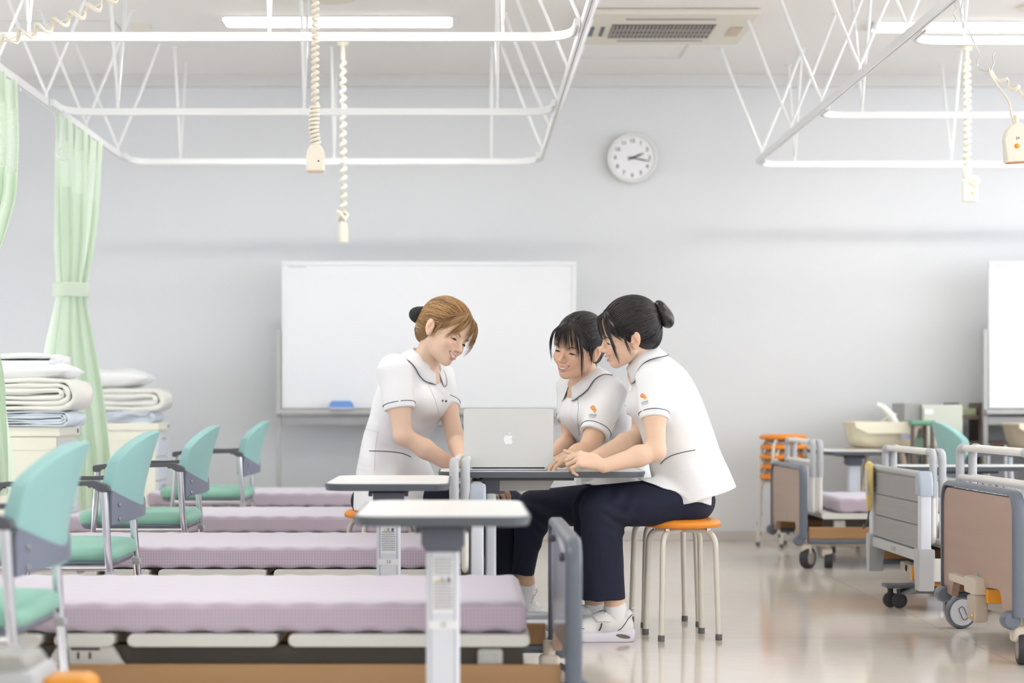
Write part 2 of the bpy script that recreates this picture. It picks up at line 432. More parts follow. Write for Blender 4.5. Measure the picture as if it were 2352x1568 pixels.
def cross_rail(y, xa, xb, label, hx, ends=(1, 1), R=.30):
    pts = []
    if ends[0]: pts.append((xa, y-R, ZR)); pts.append((xa, y, ZR))
    else: pts.append((xa, y, ZR))
    if ends[1]: pts += [(xb, y, ZR), (xb, y-R, ZR)]
    else: pts.append((xb, y, ZR))
    path = fillet(pts, R*.98, 10)
    t, o = rail('curtain_rail', label, path)
    for x in hx: hanger(t, o, (x, y, ZR), VY)
    return t
XA, XBr = -1.975, .43
cross_rail(7.845, XA, XBr, 'white cross curtain rail of the left bay nearest the camera', (-1.715, -.767, .153))
cross_rail(9.845, XA, XBr, 'white cross curtain rail of the left bay, middle of three', (-1.712, -.79, .164))
cross_rail(11.845, XA, XBr, 'white cross curtain rail of the left bay nearest the wall clock wall', (-1.687, -.772, .163))
def long_rail(x, y0, y1, label, hy):
    t, o = rail('curtain_rail', label, [Vector((x, y0, ZR)), Vector((x, y1, ZR))])
    for y in hy: hanger(t, o, (x, y, ZR), VX)
    return t
long_rail(XA-.024, 4.5, 11.68, 'white lengthways curtain rail on the left carrying the green curtains', (8.55, 9.53, 10.53, 11.5))
long_rail(XBr+.024, 4.5, 11.68, 'white lengthways curtain rail left of the air conditioner', (6.8, 7.75, 8.75, 9.7, 10.6, 11.55))
XC = 1.765
cross_rail(7.93, XC, 5.2, 'white cross curtain rail of the right bay nearest the camera', (1.99, 2.93, 3.87), (1, 0))
cross_rail(9.96, XC, 5.2, 'white cross curtain rail of the right bay, middle of three', (1.99, 2.93, 3.87), (1, 0))
cross_rail(11.98, XC, 5.2, 'white cross curtain rail of the right bay nearest the whiteboard wall', (1.99, 2.93, 3.87), (1, 0))
long_rail(XC-.024, 4.5, 11.82, 'white lengthways curtain rail of the right bay ending above the clock wall', (6.8, 7.82, 8.76, 9.71, 10.62, 11.65))

# ------------------------------------------------------------------ green curtains, tied
def curtain(label, x, y_top0, y_top1, zt, prof, tie_z, net0, seed):
    """prof: list of (z, y_centre, half width along Y, half depth along X)"""
    rnd = random.Random(seed)
    t = thing('privacy_curtain', label, 'curtain', (x, (y_top0+y_top1)/2, 0))
    yc0 = (y_top0+y_top1)/2
    prof = sorted(prof, key=lambda p: -p[0]); n = 130; rows = []
    zs = np.linspace(zt, prof[-1][0], 72)
    pz = np.array([p[0] for p in prof])[::-1]
    fi = lambda k: np.interp(zs, pz, np.array([p[k] for p in prof])[::-1])
    C, HW, HD = fi(1), fi(2), fi(3)
    for k in range(3):
        for A in (C, HW, HD): A[1:-1] = (A[:-2]+2*A[1:-1]+A[2:])/4
    nf = 6
    ph = [rnd.uniform(-.5, .5) for _ in range(nf+2)]
    def sheet(i0, i1, m, name):
        bm = NB(); R = []
        for i in range(i0, i1+1):
            row = []
            for j in range(n+1):
                s = j/n; a = s*2*PI*nf + ph[int(s*nf)]*.7 + .5*math.sin(zs[i]*2.2+seed)
                y = C[i]-yc0 + HW[i]*(2*s-1) + .12*HW[i]*math.sin(a*2+.4)
                xx = HD[i]*(.5*math.sin(a)+.35*math.sin(.5*a+seed+zs[i]))
                row.append(bm.verts.new((xx, y, zs[i])))
            R.append(row)
        for A, B in zip(R, R[1:]):
            for j in range(n): bm.faces.new((A[j], A[j+1], B[j+1], B[j]))
        return obj(name, bm, m, t, 180)
    iz = lambda z: int(np.argmin(abs(zs-z)))
    a, b = iz(net0[0]), iz(net0[1])
    sheet(0, a, M['curtain_head'], 'heading'); sheet(a, b, M['curtain_net'], 'net_panel'); sheet(b, len(zs)-1, M['curtain'], 'drape')
    k = iz(tie_z); bm = NB()
    for dz in (0,):
        cy, hw, hd = C[k]-yc0, HW[k]*1.12, HD[k]*1.35+.006
        R = []
        for z, e in ((tie_z-.036, .95), (tie_z-.03, 1.0), (tie_z+.03, 1.0), (tie_z+.036, .95)):
            R.append([bm.verts.new((hd*e*math.cos(2*PI*q/32), cy+hw*e*math.sin(2*PI*q/32), z+.012*math.sin(2*PI*q/32))) for q in range(32)])
        for A, B in zip(R, R[1:]):
            for q in range(32): bm.faces.new((A[q], A[(q+1) % 32], B[(q+1) % 32], B[q]))
    obj('tie_band', bm, M['curtain_head'], t)
    bm = NB()
    for q in range(10):
        y = -(y_top1-y_top0)/2*.95+q*(y_top1-y_top0)*.95/9
        tube(bm, [(0, y, ZR-.02), (0, y, zt-.01)], .004, 6)
    obj('glide_hooks', bm, M['white_metal'], t)
    return t
cx_ = XA-.024
curtain('pale green tied curtain with a net top hanging beside the second locker', cx_, 9.68, 10.95, ZR-.025,
        [(2.28, 10.33, .62, .06), (2.05, 10.28, .55, .07), (1.80, 10.22, .44, .075), (1.60, 10.16, .33, .07), (1.47, 10.13, .25, .055), (1.41, 10.13, .235, .05),
         (1.33, 10.13, .29, .06), (1.10, 10.13, .45, .085), (.85, 10.2, .55, .10), (.60, 10.35, .50, .11), (.30, 10.4, .45, .11)],
        1.44, (2.18, 1.94), 3)
curtain('pale green tied curtain cut by the left edge of the photo', cx_+.0, 8.05, 9.0, ZR-.025,
        [(2.28, 8.5, .30, .05), (2.0, 8.5, .30, .06), (1.75, 8.45, .30, .06), (1.55, 8.25, .28, .055), (1.40, 8.1, .20, .05), (1.34, 8.08, .19, .05),
         (1.2, 8.1, .28, .06), (.95, 8.22, .33, .08), (.6, 8.3, .34, .09), (.47, 8.32, .34, .09)],
        1.37, (2.16, 1.86), 8)
# clear hook hanging from the left rail
bm = NB()
hk = [Vector((0, 0, 0)), Vector((.012, 0, -.02)), Vector((-.004, 0, -.04)), Vector((-.008, 0, -.18))]
hk += [Vector((-.002+.030*math.cos(a), 0, -.215+.032*math.sin(a))) for a in np.linspace(PI*.75, PI*2.1, 14)]
tube(bm, hk, .0045, 8)
o = obj('curtain_hook', bm, mat('clear_plastic', (225, 228, 228), .1, spec=.8)); o.location = (-1.945, 9.66, ZR-.016)
tag(o, 'clear plastic hook hanging from the left rail before the green curtain', 'hook')
bm = NB()
tube(bm, [Vector((0, 0, .05)), Vector((.012, 0, .03)), Vector((0, 0, .01)), Vector((.012, 0, -.012)), Vector((.002, 0, -.022))], .0025, 8)
o = obj('curtain_hook', bm, M['wire']); o.location = (XC-.024, 7.09, ZR-.066)
tag(o, 'small bent wire hook on the right lengthways curtain rail', 'hook')

# ------------------------------------------------------------------ nurse call cords
def coil(bm, path, R, pitch, r, flat=1.0, n=7, per=14):
    P = [Vector(p) for p in path]
    L = [0]
    for a, b in zip(P, P[1:]): L.append(L[-1]+(b-a).length)
    tot = L[-1]; turns = tot/pitch; N = int(turns*per); pts = []
    u0 = None
    for i in range(N+1):
        s = tot*i/N
        k = max(j for j in range(len(L)) if L[j] <= s+1e-9); k = min(k, len(P)-2)
        f = (s-L[k])/(L[k+1]-L[k]); c = P[k].lerp(P[k+1], f); d = (P[k+1]-P[k]).normalized()
        u = Vector((0, 1, 0)); u = (u-d*u.dot(d)).normalized(); v = d.cross(u)
        a = 2*PI*turns*i/N
        rr = R(s/tot) if callable(R) else R
        pts.append(c+u*rr*math.cos(a)+v*rr*math.sin(a))
    tube(bm, pts, r, n, flat=flat)
def handset(t, w, h, d, z):
    bm = NB()
    prof = [(-w/2, -h), (w/2, -h), (w/2, -.42*h)]+[(w/2*math.cos(a), -.42*h+.42*h*math.sin(a)) for a in np.linspace(0, PI, 13)][1:-1]+[(-w/2, -.42*h)]
    prism(bm, prof, lambda u, v, q: Vector((u, q, v+z)), -d/2, d/2, .008, 3)
    return obj('handset', bm, M['ivory'], t)
# cord with bell handset, in front of the rails
Y = 6.3; x = (725-CX)*Y/FPX
t = thing('nurse_call_cord', 'ivory coiled nurse call cord with a large bell handset, above the table', 'nurse call cord', (x, Y, ZC))
bm = NB(); lathe(bm, [(.06, 0), (.058, -.012), (.02, -.022), (.015, -.05)]); obj('ceiling_rose', bm, M['ivory'], t)
zb = W(0, 333, Y).z-ZC
bm = NB(); coil(bm, [(0, 0, -.05), (0, 0, zb*.55), (-.002, 0, zb*.9)], lambda s: .0085, .020, .0055); coil(bm, [(-.002, 0, zb*.9), (-.006, 0, zb*.96), (.002, 0, zb)], .012, .013, .0055)
obj('coiled_cord', bm, M['ivory'], t)
handset(t, .058, .088, .03, zb+.004)
bm = NB(); lathe(bm, [(.0, .002), (.002, .002), (.003, 0)], (0, 0, 0), 10, Matrix.Translation((.010, -.0155, zb-.052)) @ Matrix.Rotation(PI/2, 4, 'X')); obj('button', bm, M['dark_plastic'], t)
bm = NB(); bx(bm, -.024, .024, -.012, .012, zb-.0865, zb-.0835, .003); obj('base_plate', bm, mat('tan_plate', (226, 196, 160), .5), t)
# cord with knot, behind
Y = 11.3; x = (788-CX)*Y/FPX
t = thing('nurse_call_cord', 'ivory coiled nurse call cord with a knot above its slim handset', 'nurse call cord', (x, Y, ZC))
bm = NB(); lathe(bm, [(.09, 0), (.088, -.012), (.035, -.03), (.025, -.05)]); obj('ceiling_rose', bm, M['ivory'], t)
zb = W(0, 490, Y).z-ZC
bm = NB(); tube(bm, [(0, 0, -.03), (0, 0, -.13)], .011, 8); coil(bm, [(0, 0, -.13), (.0, 0, zb*.6), (.004, 0, zb*.9), (-.002, 0, zb)], .012, .05, .0095)
obj('coiled_cord', bm, M['ivory'], t)
bm = NB()
tube(bm, [Vector((.02*math.cos(a)*(1+.4*math.sin(3*a)), .02*math.sin(a), zb-.02+.02*math.sin(2*a))) for a in np.linspace(0, 4*PI, 40)], .009, 8)
tube(bm, [(-.01, 0, zb), (-.035, 0, zb+.012)], .008, 8)
obj('knot', bm, M['ivory'], t)
bm = NB(); lathe(bm, [(0, 0), (.015, 0), (.022, -.015), (.028, -.05), (.028, -.12), (.0, -.12)], (.002, 0, zb-.045), 20); obj('handset', bm, M['ivory'], t)
# right, with taped plug
Y = 11.45; x = (2221-CX)*Y/FPX
t = thing('nurse_call_cord', 'ivory coiled nurse call cord ending in a loop and a boxy handset with orange button', 'nurse call cord', (x, Y, ZC))
bm = NB(); lathe(bm, [(.085, 0), (.083, -.012), (.03, -.03), (.025, -.05)]); obj('ceiling_rose', bm, M['ivory'], t)
zb = W(0, 382, Y).z-ZC
bm = NB(); tube(bm, [(0, 0, -.03), (.0, 0, -.10)], .011, 8); coil(bm, [(0, 0, -.10), (.002, 0, zb*.6), (0, 0, zb)], .013, .038, .0105)
obj('coiled_cord', bm, M['ivory'], t)
bm = NB(); lathe(bm, [(.016, 0), (.024, -.01), (.026, -.05), (.02, -.075)], (0, 0, zb), 18)
tube(bm, [Vector((.035+.026*math.cos(a), -.03, zb-.085+.02*math.sin(a))) for a in np.linspace(0, 4*PI, 36)], .006, 8)
obj('looped_plug', bm, M['ivory'], t)
bm = NB(); bx(bm, -.026, .058, -.02, .02, zb-.205, zb-.075, .010, 3); obj('handset', bm, M['ivory'], t)
bm = NB(); lathe(bm, [(0, .006), (.006, .005), (.008, 0)], (0, 0, 0), 14, Matrix.Translation((.026, -.0195, zb-.155)) @ Matrix.Rotation(PI/2, 4, 'X')); obj('button', bm, M['orange_plastic'], t)
# right front: bell handset on a long wire hook
Y = 6.95
t = thing('nurse_call_cord', 'ivory flat nurse call cord looped over a wire hook with handset marked 24', 'nurse call cord', tuple(W(2262, 160, Y)))
org = W(2262, 160, Y)
L = lambda a, b, dy=0: W(a, b, Y)-org+Vector((0, dy, 0))
bm = NB(); tube(bm, fillet([L(2330, 285), L(2322, 262), L(2320, 238), L(2308, 218), L(2290, 196), L(2278, 178), L(2271, 162), L(2276, 157, .01), L(2284, 168, .02), L(2292, 182, .02), L(2304, 184, .01), L(2314, 178), L(2318, 186, .02), L(2318, 198, .02), L(2326, 207), L(2336, 203, -.01), L(2342, 196), L(2342, 206, .02), L(2350, 222), L(2368, 234), L(2390, 232), L(2400, 210, .02), L(2420, 230), L(2470, 190), L(2560, 60), L(2640, -560)], .02, 4),
     .0072, 8, flat=.55)
obj('cord', bm, M['ivory'], t)
hs = handset(t, .094, .137, .045, 0); hs.location = L(2334, 283); hs.rotation_euler = (0, math.radians(-3), 0)
bm = NB(); tube(bm, [(0, 0, -.008), (.001, 0, .028)], [.010, .008], 12); o = obj('strain_relief', bm, M['ivory'], hs)
bm = NB(); lathe(bm, [(0, .005), (.006, .004), (.0095, 0)], (0, 0, 0), 16, Matrix.Translation((-.008, -.022, -.082)) @ Matrix.Rotation(PI/2, 4, 'X')); obj('button', bm, M['orange_plastic'], hs)
text('number', '24', .013, Matrix.Translation((-.004, -.0231, -.055)) @ FACE_CAM, M['ink'], hs)
bm = NB(); bx(bm, -.040, .040, -.018, .018, -.1395, -.1365, .002); obj('base_plate', bm, mat('copper_base', (200, 140, 100), .4), hs)
bm = NB()
tube(bm, [W(2190, -75, Y)-org, W(2200, -12, Y)-org, L(2211, 0), L(2206, 27), L(2220, 62), L(2236, 95), L(2251, 124), L(2244, 142), L(2250, 158), L(2264, 165), L(2276, 160), L(2283, 145), L(2280, 130), L(2284, 121)], .0024, 8)
o = obj('wire_hook', bm, M['wire']); o.location = org
tag(o, 'long bent wire hook hanging from the right rail and holding the cord', 'hook')
# upper-left flat spiral cord, slung across
Y = 6.9
t = thing('nurse_call_cord', 'ivory wide spiral cord slung across the upper left corner', 'nurse call cord', tuple(W(0, 100, Y)))
org = W(0, 100, Y)
pts = [W(-160, 60, Y)-org, W(0, 100, Y)-org, W(50, 78, Y)-org, W(110, 62, Y)-org, W(190, 28, Y)-org, W(270, -10, Y)-org, W(420, -90, Y)-org, W(700, -330, Y)-org]
bm = NB(); coil(bm, fillet(pts, .1, 5), .020, .062, .0075, flat=.55, n=8, per=18); obj('spiral_cord', bm, M['ivory'], t)
bm = NB(); tube(bm, [p+Vector((0, .0, 0)) for p in fillet(pts, .1, 5)], .0016, 6); obj('core_line', bm, M['ivory'], t)
M['hub_tan'] = mat('hub_tan', (158, 148, 138), .45)
# ------------------------------------------------------------------ wall clock
Yc = 12.56
t = thing('wall_clock', 'round white wall clock reading about a quarter past two', 'clock', tuple(W(1452, 363, Yc)))
RX = Matrix.Rotation(PI/2, 4, 'X')
bm = NB(); lathe(bm, [(.142, .012), (.147, .02), (.154, .018), (.157, .004), (.157, -.03), (0, -.03)], n=64, mtx=RX, cap=False); obj('rim', bm, M['clock_rim'], t)
bm = NB(); lathe(bm, [(0, .0105), (.1415, .0105)], n=64, mtx=RX, cap=False); o = obj('dial', bm, M['clock_face'], t)
for k in range(1, 13):
    a = PI/2-k*PI/6
    text('numeral', str(k), .034, Matrix.Translation((.108*math.cos(a), -.0112, .108*math.sin(a))) @ FACE_CAM, M['clock_ink'], o, True)
bm = NB()
for k in range(60):
    a = k*PI/30; d = Vector((math.cos(a), 0, math.sin(a))); s = Vector((-d.z, 0, d.x))*.0008
    A, B = d*.131, d*.138; off = Vector((0, -.0113, 0))
    bm.faces.new([bm.verts.new(p+off) for p in (A-s, B-s, B+s, A+s)])
obj('minute_marks', bm, M['clock_ink'], o)
for nm, ang, l, w in (('hour_hand', 22, .078, .0065), ('minute_hand', -11, .115, .005)):
    a = math.radians(ang); d = Vector((math.cos(a), 0, math.sin(a))); s = Vector((-d.z, 0, d.x))
    bm = NB(); pts = [d*-.03+s*w*.6, d*-.03-s*w*.6, d*l*.6-s*w, d*l-s*w*.3, d*l+s*w*.3, d*l*.6+s*w]
    prism(bm, [(p.x, p.z) for p in pts], lambda u, v, q: Vector((u, q, v)), -.0135, -.0118); obj(nm, bm, M['clock_ink'], t)
bm = NB(); lathe(bm, [(0, .016), (.007, .016), (.009, .012)], n=20, mtx=RX); obj('hub', bm, M['clock_ink'], t)

# ------------------------------------------------------------------ whiteboards on castor stands
def whiteboard(x0, label, pen=False):
    Y = 12.2; w = 1.80; z0, z1 = .835, 1.735
    t = thing('whiteboard', label, 'whiteboard', (x0, Y, 0))
    bm = NB(); bx(bm, .02, w-.02, -.008, .01, z0+.02, z1-.02); obj('writing_surface', bm, M['board_white'], t)
    for nm, b in (('frame_bar', (0, w, -.014, .014, z1-.026, z1)), ('frame_bar', (0, w, -.014, .014, z0, z0+.026)), ('frame_bar', (0, .026, -.014, .014, z0+.026, z1-.026)), ('frame_bar', (w-.026, w, -.014, .014, z0+.026, z1-.026))):
        bm = NB(); bx(bm, *b, r=.004); obj(nm, bm, M['board_frame'], t)
    for x in (-.02, w+.02):
        bm = NB(); bx(bm, x-.014, x+.014, -.02, .02, .10, 1.32, .003); obj('post', bm, M['grey_frame'], t)
        bm = NB(); bx(bm, x-.018, x+.018, -.28, .28, .07, .10, .006); f = obj('foot', bm, M['grey_frame'], t)
        for y in (-.25, .25):
            bm = NB(); lathe(bm, [(.0, -.014), (.03, -.014), (.034, 0), (.03, .014), (0, .014)], n=20, mtx=Matrix.Translation((x, y, .034)) @ Matrix.Rotation(PI/2, 4, 'Y')); obj('caster', bm, M['black_rubber'], f)
    bm = NB(); bx(bm, -.03, w+.03, -.075, .02, z0-.035, z0-.006, .004); obj('pen_tray', bm, M['grey_frame'], t)
    bm = NB(); bx(bm, -.005, w+.005, -.016, .016, z0-.10, z0-.05, .004); obj('cross_bar', bm, M['grey_frame'], t)
    bm = NB(); bx(bm, -.005, w+.005, -.012, .012, .30, .34, .004); obj('cross_bar', bm, M['grey_frame'], t)
    bm = NB()
    for dx in range(10): bx(bm, .04+dx*.011, .047+dx*.011, -.0086, -.0081, z1-.038, z1-.032)
    obj('maker_plate', bm, M['smoke_grey'], t)
    return t
whiteboard((648-CX)*12.2/FPX, 'wide blank whiteboard on a stand behind the three women')
whiteboard((2270-CX)*12.2/FPX, 'blank whiteboard cut by the right edge of the photo')
t = thing('whiteboard_eraser', 'blue whiteboard eraser on the tray of the wide whiteboard', 'eraser', tuple(W(784, 943, 12.13)))
bm = NB(); prism(bm, [(-.072, .0), (.072, 0), (.072, .02), (.055, .04), (-.055, .04), (-.072, .02)], lambda u, v, w: Vector((u, w, v+.012)), -.025, .025, .003); obj('grip', bm, M['eraser_blue'], t)
bm = NB(); bx(bm, -.07, .07, -.024, .024, 0, .0125, .002); obj('felt_pad', bm, mat('felt_pale', (205, 212, 226), .9), t)
t.location.z = .835-.006

# ------------------------------------------------------------------ beds
def mattress(label, x0, x1, y0, y1, z0, z1):
    bm = NB(); nx, R = 150, .014
    prof = []                                       # closed ring in (y, z)
    for (cy, cz, a0) in ((y1-R, z1-R, 0), (y0+R, z1-R, PI/2), (y0+R, z0+R, PI), (y1-R, z0+R, 1.5*PI)):
        for k in range(5): prof.append((cy+R*math.cos(a0+k*PI/8), cz+R*math.sin(a0+k*PI/8)))
    ins = []
    for (a, b) in zip(prof, prof[1:]+prof[:1]):
        ins.append(a)
        d = math.hypot(b[0]-a[0], b[1]-a[1])
        if d > .03:
            m = 24 if d > .2 else 6
            ins += [(a[0]+(b[0]-a[0])*k/m, a[1]+(b[1]-a[1])*k/m) for k in range(1, m)]
    rings = []; xc, yc = (x0+x1)/2, (y0+y1)/2
    for i in range(nx+1):
        x = x0+(x1-x0)*i/nx
        e = min(1, min(x-x0, x1-x)/.02); e = math.sqrt(max(0, 1-(1-e)**2))
        row = []
        for (y, z) in ins:
            sh = .012*(1-e)
            yy = yc+(y-yc)*(1-sh/(.5*(y1-y0))); zz = (z0+z1)/2+(z-(z0+z1)/2)*(1-sh/(.5*(z1-z0)))
            q = .5+.5*math.sin(2*PI*x/.105); p = .5+.5*math.sin(2*PI*y/.105)
            if z > z1-.02: zz += .004*(q-1) if min(y-y0, y1-y) < .03 else .0025*(q*p)
            if z < z0+.02: zz += .007*(1-q)*(1 if min(y-y0, y1-y) < .03 else 0)
            row.append(bm.verts.new((x-xc, yy-yc, zz-z0)))
        rings.append(row)
    n = len(ins)
    for A, B in zip(rings, rings[1:]):
        for k in range(n): bm.faces.new((A[k], A[(k+1) % n], B[(k+1) % n], B[k]))
    bm.faces.new(rings[0]); bm.faces.new(list(reversed(rings[-1])))
    o = obj('mattress', bm, M['mattress'], None, 60); o.location = (xc, yc, z0)
    return tag(o, label, 'mattress')
def castor(parent, x, y, R, turn=.3):
    """swivel castor: tan fork, dark tyre, pale hub"""
    bm = NB(); tube(bm, [(x, y, .17), (x, y, 2*R-.005)], .019, 14); bx(bm, x-.030, x+.030, y-.028, y+.028, R*1.35, R*2+.02, .012, 3); f = obj('castor_fork', bm, M['tan_metal'], parent)
    mt = Matrix.Translation((x+.012, y, R)) @ Matrix.Rotation(turn, 4, 'Z') @ Matrix.Rotation(PI/2, 4, 'X')
    bm = NB(); lathe(bm, [(R*.70, -.021), (R*.95, -.021), (R, -.014), (R, .014), (R*.95, .021), (R*.70, .021)], n=32, mtx=mt); obj('tyre', bm, M['black_rubber'], f)
    bm = NB(); lathe(bm, [(0, -.024), (R*.66, -.022), (R*.7, -.018), (R*.7, .018), (R*.66, .022), (0, .024)], n=32, mtx=mt); obj('hub', bm, M['hub_tan'], f)
def end_board(t, u, w, ztop, kind, inward, zb=.16):
    """bed end board in the plane u; wood laminate inside a slate rim, arched cut-out at the bottom"""
    h = w/2
    if kind == 'wood':
        out = [(-h, zb)] + [(p.x, p.y) for p in fillet([(-h, zb, 0), (-h, ztop, 0), (h, ztop, 0), (h, zb, 0)], .075, 8)][1:-1] + [(h, zb)]
        cut = [(h-.13, zb-.01), (h-.15, zb+.045), (-h+.17, zb+.075), (-h+.145, zb)]
        bm = NB(); th = .013
        prism(bm, [(p[0]*.985, p[1]-(.012 if p[1] > zb+.1 else 0)) for p in out]+[(p.x, p.y) for p in fillet([(c[0], c[1], 0) for c in cut], .03, 4)], lambda a, b, q: Vector((u+q, a, b)), -th, th, .002)
        o = obj('board_panel', bm, [M['panel_wood'], M['panel_back']], t, 30)
        for p in o.data.polygons:
            if p.normal.x*inward > .5: p.material_index = 1
        rim = [(p[0], p[1]) for p in out]
        bm = NB(); P = [Vector((u, a, b)) for a, b in rim]
        N = len(P); rings = []
        for i in range(N):
            d = (P[min(i+1, N-1)]-P[max(i-1, 0)]).normalized(); n = Vector((0, -d.z, d.y))
            rings.append([bm.verts.new(P[i]+n*a+Vector((b, 0, 0))) for a, b in ((-.004, -.021), (.007, -.021), (.014, -.013), (.014, .013), (.007, .021), (-.004, .021))])
        for A, B in zip(rings, rings[1:]):
            for k in range(6): bm.faces.new((A[k], A[(k+1) % 6], B[(k+1) % 6], B[k]))
        bm.faces.new(rings[0]); bm.faces.new(list(reversed(rings[-1])))
        obj('board_rim', bm, M['rim'], t, 50)
        bm = NB(); bx(bm, u-inward*.0135-.002, u-inward*.0135+.002, -.03, .03, zb+.085, zb+.107, .001); obj('maker_plate', bm, M['smoke_grey'], t)
        for s in (-1, 1):
            bm = NB(); lathe(bm, [(0, -.035), (.024, -.032), (.03, -.02), (.03, .02), (.024, .032), (0, .035)], n=20, mtx=Matrix.Translation((u-inward*.02, s*(h-.03), zb-.012)) @ Matrix.Rotation(PI/2, 4, 'X')); obj('corner_bumper', bm, M['rim'], t)
    else:
        for s in (-1, 1):
            bm = NB(); bx(bm, u-.022, u+.022, s*h-.03, s*h+.03, .17, ztop-.09, .008); obj('post', bm, M['column'], t)
            bm = NB(); prism(bm, [(s*(h-.045), ztop-.10), (s*(h+.036), ztop-.10), (s*(h+.036), ztop-.045), (s*(h+.012), ztop), (s*(h-.03), ztop), (s*(h-.045), ztop-.02)][::int(s)], lambda a, b, q: Vector((u+q, a, b)), -.03, .03, .012, 3); obj('corner_cap', bm, mat('cap_blue_grey', (178, 188, 200), .35), t)
            bm = NB(); prism(bm, [(s*(h-.05), .27), (s*(h+.04), .27), (s*(h+.04), .22), (s*(h+.03), .10), (s*(h-.025), .10), (s*(h-.04), .20)][::int(s)], lambda a, b, q: Vector((u+q, a, b)), -.034, .034, .008); obj('corner_block', bm, mat('block_grey', (182, 183, 186), .4), t)
        bm = NB(); bx(bm, u-.02, u+.02, -h+.03, h-.03, ztop-.026, ztop-.002, .01, 3); obj('top_bar', bm, M['grey_frame'], t)
        zs = [ztop-.03, ztop-.13, ztop-.225, .262]
        for k in range(3):
            bm = NB(); bx(bm, u-.012, u+.012, -h+.03, h-.03, zs[k+1]+.002, zs[k]-.002, .003)
            for q in range(7): bx(bm, u-inward*.0125-.0015, u-inward*.0125+.0015, -h+.032, h-.032, zs[k+1]+.01+q*.012, zs[k+1]+.016+q*.012)
            obj('slat_panel', bm, M['smoke_grey'], t)
        bm = NB(); bx(bm, u-.022, u+.022, -h+.04, h-.04, .215, .26, .006); obj('bottom_bar', bm, M['rail_grey'], t)
        bm = NB(); bx(bm, u-inward*.0225-.002, u-inward*.0225+.002, -.04, .03, .228, .246, .001); obj('maker_plate', bm, M['smoke_grey'], t)
def bed(label, xb, yc, s, kind='wood', ztop=.515, bracket=False, head=True, kl=1.0, skip=0, turn=.3):
    """frame of an adjustable hospital bed; xb is the end board, the bed runs towards s*X"""
    t = thing('hospital_bed', label, 'bed', (xb, yc, 0))
    u = lambda a: s*a*kl
    end_board(t, 0, .97, ztop, kind, s)
    if head: end_board(t, u(2.13), .97, ztop+.1, kind, -s)
    zt, zb = .2865, .257
    secs = [(.105, .70), (.727, 1.097), (1.13, 1.277), (1.31, 2.0)]
    for k, (a, b) in enumerate(secs):
        bm = NB(); x0, x1 = sorted((u(a), u(b)))
        bx(bm, x0, x1, -.40, .40, zb+.003, zt-.003, .003); 
        for y in (-.418, .418):
            P = [(q.x, q.y) for q in fillet([(x0, zb, 0), (x1, zb, 0), (x1, zt, 0), (x0, zt, 0)], .0146, 5, True)]
            prism(bm, P, lambda a_, b_, q: Vector((a_, y+q, b_)), -.022, .022, .004)
        obj('deck_panel', bm, M['deck'], t)
    for y in (-.378, .378):
        bm = NB(); x0, x1 = sorted((u(.12), u(2.0))); bx(bm, x0, x1, y-.015, y+.015, .205, .256, .003); obj('frame_tube', bm, M['dark_metal'], t)
    bm = NB()
    x0, x1 = sorted((u(.75), u(1.25)))
    bx(bm, x0, x1, -.25, .25, .13, .19, .01)
    prism(bm, [(u(.80), .195), (u(1.75), .245), (u(1.75), .252), (u(.80), .225)][::s], lambda a_, b_, q: Vector((a_, q, b_)), -.375, -.355)
    bx(bm, *sorted((u(1.0), u(1.06))), -.39, -.35, .19, .255, .004)
    obj('lift_mechanism', bm, M['dark_metal'], t)
    bm = NB(); x0, x1 = sorted((u(.17), u(.235))); bx(bm, x0, x1, -.415, -.395, .195, .25, .012, 3)
    for dx, dz in ((-.012, .235), (.014, .235), (-.004, .215)):
        lathe(bm, [(0, .004), (.004, .004), (.004, 0)], n=12, mtx=Matrix.Translation(((x0+x1)/2+dx, -.4155, dz)) @ RX)
    obj('hinge_plate', bm, M['deck'], t)
    if bracket:
        x0, x1 = sorted((u(1.13), u(1.277)))
        bm = NB(); prism(bm, [(x0-.025, .205), (x1+.028, .205), (x1+.004, .235), (x1-.004, .256), (x0+.004, .256), (x0-.004, .235)], lambda a_, b_, q: Vector((a_, q, b_)), -.432, -.405, .003); b_ = obj('rail_bracket', bm, M['deck'], t)
        bm = NB()
        for q in ((x0+.04, x1-.035, .2475, .2535), (x0+.055, x0+.061, .226, .243), (x0+.084, x0+.090, .226, .243), (x0+.045, x1-.035, .2075, .2115)):
            bx(bm, q[0], q[1], -.4335, -.4315, q[2], q[3], .001)
        obj('slot', bm, M['key_dark'], b_)
    for y in (-.462, .462):
        bm = NB(); x0, x1 = sorted((u(.03), u(2.10))); bx(bm, x0, x1, y-.011, y+.011, .155, .217, .004); obj('side_beam', bm, M['beam_wood'], t)
        bm = NB(); tube(bm, [(x0, y, .143), (x1, y, .143)], .0135, 12); obj('bumper_tube', bm, M['rim'], t)
    bm = NB()
    for y in (-.30, .30): x0, x1 = sorted((u(.10), u(2.03))); bx(bm, x0, x1, y-.022, y+.022, .105, .145, .004)
    for a in (.12, 2.0): x0, x1 = sorted((u(a-.02), u(a+.02))); bx(bm, x0, x1, -.42, .42, .11, .15, .004)
    obj('base_frame', bm, M['tan_metal'], t)
    for a in (.02 if kind == 'wood' else .42, 2.0):
        for y in (-.43, .43) if kind == 'wood' else (-.33, .33):
            if not (skip and a < .1 and y > 0): castor(t, u(a), y, .055, turn)
    if skip == 2: castor(t, u(.135), -.40, .042, turn+.5)
